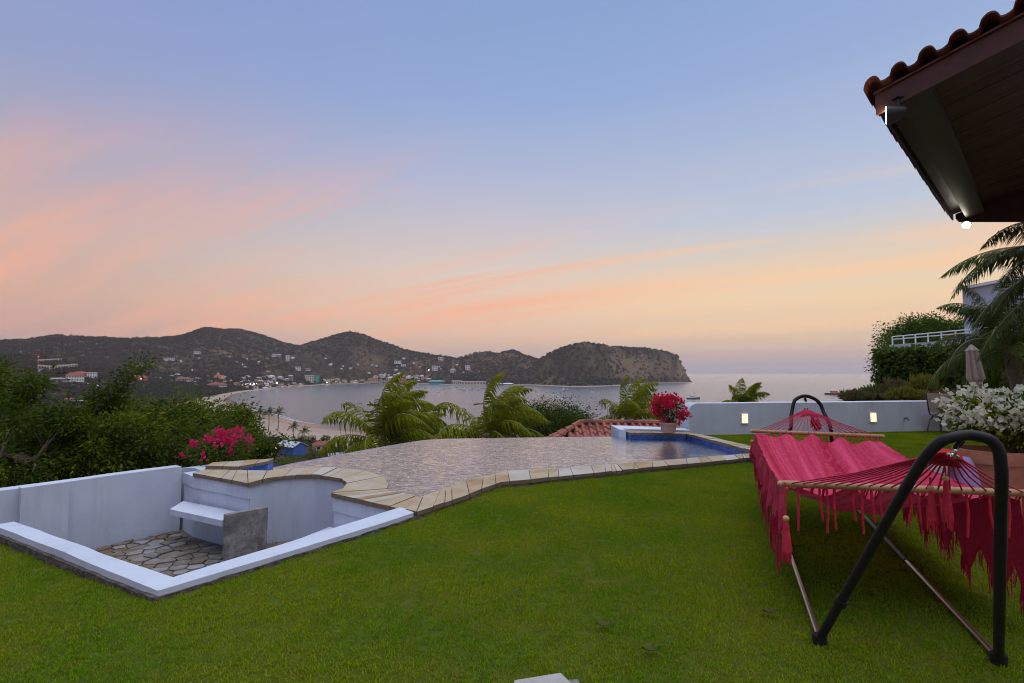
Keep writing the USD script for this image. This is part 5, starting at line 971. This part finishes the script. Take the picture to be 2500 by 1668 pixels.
# church with a peach front and a little spire
g = on_land(532, 927); s = g[1] / FOC; t = thing('church', 'peach coloured church with stepped gable in the town', 'church', g); t.loc = np.zeros(3)
mb = MB(); mb.box((0, 6 * s, 5 * s), (17 * s, 12 * s, 10 * s)); part('nave', mb.get(), HC['peach'], t, local=True)
mb = MB(); mb.prism(sg.Polygon([(-9 * s, 0), (9 * s, 0), (9 * s, 9 * s), (5 * s, 11 * s), (3 * s, 15 * s), (0, 18 * s), (-3 * s, 15 * s), (-5 * s, 11 * s), (-9 * s, 9 * s)]), 0, 2 * s); v, f = mb.get(); part('front', (np.c_[v[:, 0], -v[:, 2], v[:, 1]], f[:, ::-1]), HC['peach'], t, local=True)
mb = MB(); mb.box((0, -2.2 * s, 4 * s), (3 * s, .4 * s, 6 * s)); part('door', mb.get(), M['far_window'], t, local=True)
for px, py, hp, lab, red in [(92, 905, 34, 'tall thin mast with a red light on the left hillside', True), (930, 936, 32, 'grey lattice mast in the middle of the harbour town', False)]:
    g = on_land(px, py); s = g[1] / FOC; t = thing('radio_mast', lab, 'mast', g); mb = MB(); mb.tube([g, g + [0, 0, hp * s]], [.9 * s, .35 * s], 4); part('mast', mb.get(), HC['grey'], t)
    if red: mb = MB(); mb.ball(g + [0, 0, hp * s], 1.5 * s, 1); part('beacon', mb.get(), M['lamp_red'], t)
g = on_land(646, 1086, 180); s = g[1] / FOC; t = thing('water_tank', 'round blue water tank left of the blue gabled building', 'water tank', g); mb = MB(); mb.ball(g + [0, 0, 10 * s], 5.5 * s, 2, (1, 1, .9)); part('tank', mb.get(), HC['blue'], t, smooth=True); mb = MB(); mb.tube([g - [0, 0, 2], g + [0, 0, 7 * s]], 2 * s, 8); part('stand', mb.get(), HC['grey'], t)
# the blue building with its pale metal roof, beyond the left end of the pool
g = on_land(712, 1108, 180); s = g[1] / FOC; t = thing('blue_building', 'blue walled building with a big pale metal gable roof beyond the pool edge', 'building', g); t.loc = np.zeros(3)
a0 = math.atan2(g[0], g[1]); bl_, bw_, bh_ = 62 * s, 34 * s, 20 * s
R_m = lambda v: np.asarray(v, float)
mb = MB(); mb.prism(sg.Polygon([(-bw_ / 2, -4), (bw_ / 2, -4), (bw_ / 2, bh_), (0, bh_ * 1.45), (-bw_ / 2, bh_)]), -bl_ / 2, bl_ / 2); v, f = mb.get(); cs, sn = math.cos(-.55), math.sin(-.55); rot2 = lambda q: np.c_[q[:, 0] * cs - q[:, 1] * sn, q[:, 0] * sn + q[:, 1] * cs, q[:, 2]]
part('wall', (rot2(np.c_[v[:, 2], v[:, 0], v[:, 1]]), f), HC['blue'], t, local=True)
for sg_ in (-1, 1):
    q = np.array([(x, sg_ * y, z) for x in (-bl_ / 2 - .6, bl_ / 2 + .6) for y, z in ((0, bh_ * 1.45 + .1), (0, bh_ * 1.45 + .35), (bw_ / 2 + .9, bh_ - .3), (bw_ / 2 + .9, bh_ - .05))]); h = trimesh.convex.convex_hull(rot2(q)); part('roof', h, RC['tin'], t, local=True)
for px, py, w, h, wl_, rf, lab in [(790, 1098, 46, 22, 'cream', 'red', 'house with flat red roof right of the blue building'), (668, 1096, 42, 16, 'pink', 'red', 'pink house with red roof left of the blue building'), (822, 1116, 40, 12, 'grey', 'grey', 'small grey roofed shed just beyond the infinity edge'), (640, 1122, 40, 18, 'white', 'white', 'white house half hidden behind the bougainvillea and trees')]: house_at('valley_house', px, py, w, h, wl_, rf, lab, rot=0.2, lit=(px == 668), windows=3)
# many small houses of the town
rng = np.random.default_rng(123)
BELT = [  # (column range, row range, how many, tones, words, group)
    ((575, 740), (936, 950), 74, 'wbc', 'small house packed on the beachfront left of the green block', 'packed beachfront houses on the left'),
    ((590, 720), (918, 936), 34, 'wgc', 'small house in the trees behind the beachfront strip', 'houses behind the beachfront'),
    ((785, 905), (928, 939), 26, 'tco', 'small thatched or pale beach house right of the green block', 'beach houses right of the green block'),
    ((900, 1050), (915, 934), 48, 'wcb', 'small house of the harbour town below the middle hill', 'harbour town houses'),
    ((380, 580), (915, 946), 40, 'wgr', 'small house among dark trees left of the church', 'houses among trees left of the church'),
    ((60, 330), (905, 960), 34, 'wgr', 'small scattered house in the left valley', 'scattered houses in the left valley'),
    ((430, 720), (868, 915), 22, 'w', 'tiny white house on the slope above the town', 'tiny white houses on the slope above the town'),
    ((780, 1160), (872, 915), 22, 'w', 'tiny white house on the slope above the harbour', 'tiny white houses on the slope above the harbour'),
    ((0, 150), (850, 880), 12, 'w', 'tiny pale house high on the far left hillside', 'tiny pale houses far left')]
WORD = dict(w='white', g='grey', c='cream', b='red roofed cream', r='red roofed white', t='thatched ochre', o='thatched cream')
tone = dict(w=('white', 'white'), g=('grey', 'tin'), c=('cream', 'pale'), b=('cream', 'red'), r=('white', 'red'), t=('ochre', 'thatch'), o=('cream', 'thatch'))
for (u0, u1), (v0, v1), n, tn, lab, gr in BELT:
    for k in range(n):
        tk = tn[rng.integers(len(tn))]; wl_, rf = tone[tk]; gb = bool(rng.uniform() < .65); w = rng.uniform(5, 12) if v0 > 900 else rng.uniform(3.5, 7.5); house_at('small_house', rng.uniform(u0, u1), rng.uniform(v0, v1), w, w * rng.uniform(.35, .6), wl_, rf, lab.replace('small house', 'small ' + WORD[tk] + (' gabled' if gb else ' flat roofed') + ' house').replace('tiny white house', 'tiny white' + (' gabled' if gb else ' flat roofed') + ' house').replace('tiny pale house', 'tiny pale' + (' gabled' if gb else ' flat roofed') + ' house').replace('small scattered house', 'small ' + WORD[tk] + (' gabled' if gb else ' flat roofed') + ' house scattered').replace('small thatched or pale beach house', 'small ' + WORD[tk] + ' beach house'), group=gr, gable=gb, rng=rng, windows=int(rng.uniform() < .5) * 2)
# street and beach lights
for px, py, m_ in [(469, 906, 'lamp_orange'), (600, 941, 'lamp_white'), (611, 940, 'lamp_white'), (620, 940, 'lamp_white'), (626, 939, 'lamp_white'), (592, 942, 'lamp_orange'), (655, 940, 'lamp_orange'), (676, 938, 'lamp_white'), (701, 938, 'lamp_orange'), (798, 936, 'lamp_white'), (820, 934, 'lamp_orange'), (1047, 906, 'lamp_white'), (592, 892, 'lamp_white')]:
    g = on_land(px, py + 2); s = g[1] / FOC; t = thing('street_light', 'small lit street light in the far town', 'street light', g, group='lit lights in the town'); mb = MB(); mb.tube([g - [0, 0, .3], g + [0, 0, 4 * s]], .25 * s, 4); part('pole', mb.get(), HC['grey'], t); mb = MB(); mb.ball(g + [0, 0, 4.3 * s], .95 * s, 1); part('lamp', mb.get(), M[m_], t)

# ------------------------------------------------------------------ vegetation of the land: uncountable
def bush(rng, n, leaf):
    p = rng.normal(size=(n, 3)); p /= np.linalg.norm(p, axis=1, keepdims=True); p = p * [1, 1, .75] * (.55 + .6 * meshkit.noise(p * 2, int(rng.integers(99))))[:, None]; p[:, 2] = np.abs(p[:, 2] + .45); return leaves(p, rng.normal(0, 1, p.shape), leaf, rng, .8, .1)
rng = np.random.default_rng(55)
mat('scrub_brown', (.052, .038, .026), .95, (.07, .05, .034), .3, obj_var=.12); mat('scrub_green', (.028, .034, .017), .95, (.045, .05, .024), .3, obj_var=.15)
pr = [bush(rng, 46, .75) for _ in range(4)]
uu = rng.uniform(-300, 1700, 85000); r_ = np.where(rng.uniform(size=len(uu)) < .75, rng.uniform(1250, 3300, len(uu)), rng.uniform(350, 1400, len(uu))); a_ = np.arctan((uu - 1250) / FOC); x, y = r_ * np.sin(a_), r_ * np.cos(a_)
sdm = ~shapely.contains(sea_poly.buffer(12), shapely.points(x, y)); x, y, r_ = x[sdm], y[sdm], r_[sdm]
z = np.array([ground_at(p, q) for p, q in zip(x, y)]); rel = z - SEA
dn = meshkit.fbm(np.c_[x / 160, y / 160, 0 * x], 4, 21); kp = (rng.uniform(size=len(x)) < smooth(.30, .52, dn) * .8 + .2) & (rel > 3.0) & ((r_ > 700) | (rng.uniform(size=len(x)) < .7)); x, y, z, rel, r_ = x[kp], y[kp], z[kp], rel[kp], r_[kp]
gr_ = np.where(rng.uniform(size=len(x)) < np.clip(1.0 - (rel - 12) / 55, .22, .95), 1, 0); idx = gr_ * 2 + rng.integers(0, 2, len(x)); sz = rng.uniform(2.2, 5.6, len(x)) * np.where(rel < 25, 1.0, .85) * np.clip(r_ / 1500, .6, 1.15)
print('scrub', len(x))
instancer('hillside_scrub', pr, [M['scrub_brown'], M['scrub_brown'], M['scrub_green'], M['scrub_green']], np.c_[x, y, z - .3], idx, rng.uniform(0, 6.28, len(x)), sz, label='dry scrub and dark trees covering the hills and town', cat='scrub')
# trees that stand out on the skyline
ix = np.nonzero(ok & (U_ > -100) & (U_ < 1680))[0]; ps = []
for i in ix[::2]:
    if rng.uniform() < .55 and meshkit.noise(np.array([U_[i] / 45, 0, 0]), 4) > .38: j = np.argmax(np.where(farm, (TZ[i] - EYE[2]) / rs, -9)); ps.append((rs[j] * math.sin(azs[i]), rs[j] * math.cos(azs[i]), TZ[i, j] - .5))
ps = np.array(ps); instancer('skyline_trees', pr[:2], [M['scrub_brown'], M['scrub_green']], ps, rng.integers(0, 2, len(ps)), rng.uniform(0, 6.28, len(ps)), rng.uniform(2.5, 7.5, len(ps)), label='scattered small trees along the crest of the hills', cat='trees')
# green slope between the terrace and the beach
uu = rng.uniform(-400, 2700, 5200); r_ = 16 + rng.uniform(0, 1, len(uu)) ** 1.3 * 400; a_ = np.arctan((uu - 1250) / FOC); x, y = r_ * np.sin(a_), r_ * np.cos(a_)
z = np.array([ground_at(p, q) for p, q in zip(x, y)]); kp = (np.hypot(x - rp0[0] - 3, y - rp0[1]) > 6) & ((z - SEA) > 2.2) & (z < -1.5); bpos = np.array([on_land(712, 1108, 180)[:2]]); kp &= np.hypot(x - bpos[0, 0], y - bpos[0, 1]) > 13
x, y, z, r_ = x[kp], y[kp], z[kp], r_[kp]; pr2 = [bush(rng, 420, .17) for _ in range(3)]
instancer('slope_thicket', pr2, [M['leaf_left'], M['leaf_light'], M['leaf_hedge']], np.c_[x, y, z], rng.integers(0, 3, len(x)), rng.uniform(0, 6.28, len(x)), rng.uniform(.9, 2.3, len(x)) * np.clip(r_ / 120, .6, 1.25), label='green bushes filling the slope between the terrace and the beach', cat='bushes')
# foam lines of the small waves running up the beach
fm = MB(); rng = np.random.default_rng(15)
for pts in ([(588, 988), (600, 994), (618, 1000), (640, 1007), (655, 1011)], [(664, 1013), (690, 1020), (720, 1027), (752, 1033), (800, 1040)], [(640, 1003), (670, 1011), (700, 1019), (730, 1025)]):
    L0 = resample([G(px, py, SEA + .05)[:2] for px, py in pts], 60); wv_ = (.7 + 1.6 * meshkit.noise(np.c_[np.arange(60) / 4, np.zeros(60), np.zeros(60)], 5)) * np.sin(np.linspace(.05, 3.1, 60)); nrm_ = np.gradient(L0, axis=0); nrm_ = np.c_[-nrm_[:, 1], nrm_[:, 0]] / np.linalg.norm(nrm_, axis=1, keepdims=True)
    fm.grid(np.stack([np.c_[L0 + nrm_ * wv_[:, None], np.full(60, SEA + .06)], np.c_[L0 - nrm_ * wv_[:, None], np.full(60, SEA + .06)]], 1))
mat('foam', (.36, .36, .40), .8); part('foam', fm.get(), M['foam'], label='pale foam lines of small waves on the wet beach', cat='foam', kind='stuff')

# ------------------------------------------------------------------ boats at anchor
mat('hull_white', (.72, .72, .73), .5); mat('hull_dark', (.06, .07, .09), .5); mat('hull_blue', (.08, .18, .36), .5); mat('hull_orange', (.55, .2, .05), .6)
def boat(px, py, wp, hull, label, cabin=True, mast=0.0, group=None, cab='hull_white', rot=None, rng=np.random.default_rng(4)):
    g = G(px, py, SEA); s = g[1] / FOC; L = wp * s; t = thing('boat', label, 'boat', g, group=group, rotz=math.degrees(rng.uniform(-.5, .5) if rot is None else rot)); t.loc = np.zeros(3)
    x = np.linspace(-.5, .5, 11) * L; wd_ = L * .15 * np.array([.75, .92, 1, 1.02, 1.02, 1, .95, .82, .6, .32, .02]); sh = L * np.array([.10, .095, .092, .092, .095, .1, .106, .115, .126, .138, .15])
    P_ = np.array([[(a, -b, h), (a, -b * .7, -.02 * L), (a, 0, -.05 * L), (a, b * .7, -.02 * L), (a, b, h)] for a, b, h in zip(x, wd_, sh)]); mb = MB(); mb.grid(P_); mb.add(np.vstack([P_[0]]), [[0, 1, 2], [0, 2, 3], [0, 3, 4]]); part('hull', mb.get(), M[hull], t, local=True)
    mb = MB(); mb.grid(np.stack([P_[:, 0] - [0, 0, .02 * L], P_[:, 4] - [0, 0, .02 * L]], 1)); part('deck', mb.get(), M['hull_white' if hull != 'hull_white' else 'sling_fabric'], t, local=True)
    if cabin:
        mb = MB(); mb.box((-.02 * L, 0, .155 * L), (.34 * L, .19 * L, .12 * L), ch=.015 * L); part('cabin', mb.get(), M[cab], t, local=True); mb = MB(); mb.box((-.02 * L, 0, .17 * L), (.345 * L, .195 * L, .04 * L)); part('cabin_window', mb.get(), M['far_window'], t, local=True)
        mb = MB(); mb.box((-.06 * L, 0, .265 * L), (.26 * L, .19 * L, .015 * L)); [mb.tube([(a * L, b * L, .2 * L), (a * L, b * L, .262 * L)], .006 * L, 4) for a in (-.17, .05) for b in (-.08, .08)]; part('canopy', mb.get(), M['hull_white'], t, local=True)
    if mast: mb = MB(); mb.tube([(.08 * L, 0, .1 * L), (.08 * L, 0, mast * L)], [.012 * L, .006 * L], 5); part('mast', mb.get(), M['hull_dark' if hull == 'hull_dark' else 'hull_white'], t, local=True); mb = MB(); mb.tube([(.08 * L, 0, .22 * L), (-.34 * L, 0, .24 * L)], .012 * L, 5); part('boom', mb.get(), M['hull_dark'], t, local=True)
B = [(1364, 975.5, 24, 'hull_white', 'biggest white motor yacht, above the red tiled roof', 1, 0), (1346, 966, 15, 'hull_white', 'white motor boat just left of the biggest yacht', 1, 0), (1382, 970.5, 9, 'hull_dark', 'small dark boat right of the biggest yacht', 0, 0), (1374, 951.5, 11, 'hull_white', 'white sailboat with mast below the headland cliff', 1, 1.1), (1386, 953.5, 12, 'hull_blue', 'blue and white boat right of the sailboat below the cliff', 1, 0), (1444, 958, 12, 'hull_white', 'white boat left of the pair beside the single palm frond', 1, 0), (1457, 961, 12, 'hull_white', 'white boat right of the pair beside the single palm frond', 1, 0), (1277, 952.5, 24, 'hull_orange', 'low orange brown barge in the bay', 1, 0), (1313, 951.5, 7, 'hull_white', 'tiny white boat right of the orange barge', 0, 0), (1266, 958.5, 10, 'hull_white', 'white boat in front of the orange barge', 1, .7), (1283, 966, 15, 'hull_white', 'white cabin boat right in the cluster of four', 1, 0), (1266, 970, 12, 'hull_white', 'white cabin boat left in the cluster of four', 1, 0), (1269, 979, 16, 'hull_white', 'white boat nearest in the cluster of four', 1, 0), (1238, 951.5, 10, 'hull_dark', 'dark boat left of the orange barge', 1, 0), (1693, 974.5, 32, 'hull_dark', 'fishing trawler with dark rigging in front of the open sea', 1, .62), (2037, 964, 43, 'hull_dark', 'long dark tug with orange wheelhouse above the right lamp', 1, 0), (1073, 958.5, 15, 'hull_white', 'white boat right above the big palm frond, upper of two', 1, 0), (1066, 966.5, 16, 'hull_white', 'white boat right of the big palm, nearer of two', 1, 0), (1132, 955, 10, 'hull_dark', 'dark small boat right of the two white ones by the big palm', 0, 0)]
for px, py, w, hl, lab, cb, ms in B: boat(px, py, w, hl, lab, bool(cb), ms, cab='hull_orange' if px == 2037 else 'hull_white', rot=0.0 if w > 20 else None)
rng = np.random.default_rng(6)
for px, py, w in [(938, 951, 10), (1020, 947, 10), (1026, 953, 7), (1040, 948, 9), (1114, 947, 8), (1097, 949, 7), (1154, 948, 9), (1003, 950, 7), (1150, 953, 12), (1180, 950, 10), (1186, 956, 9), (1205, 951, 8), (1228, 955, 9), (1335, 958, 6), (1352, 960, 5), (960, 948, 8), (985, 955, 6), (1125, 951, 8), (1650, 961, 4), (1075, 945, 7), (1085, 952, 6), (1060, 950, 7), (1140, 948, 6), (1168, 953, 7), (1195, 948, 7), (1215, 957, 8), (1245, 958, 7), (1290, 950, 7), (1325, 953, 7), (1410, 952, 6), (975, 946, 7), (995, 944, 6), (1300, 960, 6)]: boat(px, py, w, ['hull_white', 'hull_blue', 'hull_dark'][rng.integers(3)], 'small boat far off in the moored fleet in front of the harbour', w > 7, 0, group='small moored boats off the harbour')

# ------------------------------------------------------------------ haze
M['haze'] = usdkit.material(stage, '/World/Looks/haze', {'v': ('principled_volume', dict(color=(.90, .86, .85), density=.00005, anisotropy=.2))}, [], volume='v.volume')
mb = MB(); mb.box((0, 0, (SEA - 6 + 330) / 2), (50000, 50000, 330 - SEA + 6)); part('haze', mb.get(), M['haze'], label='thin evening haze over the bay', cat='haze', kind='stuff')
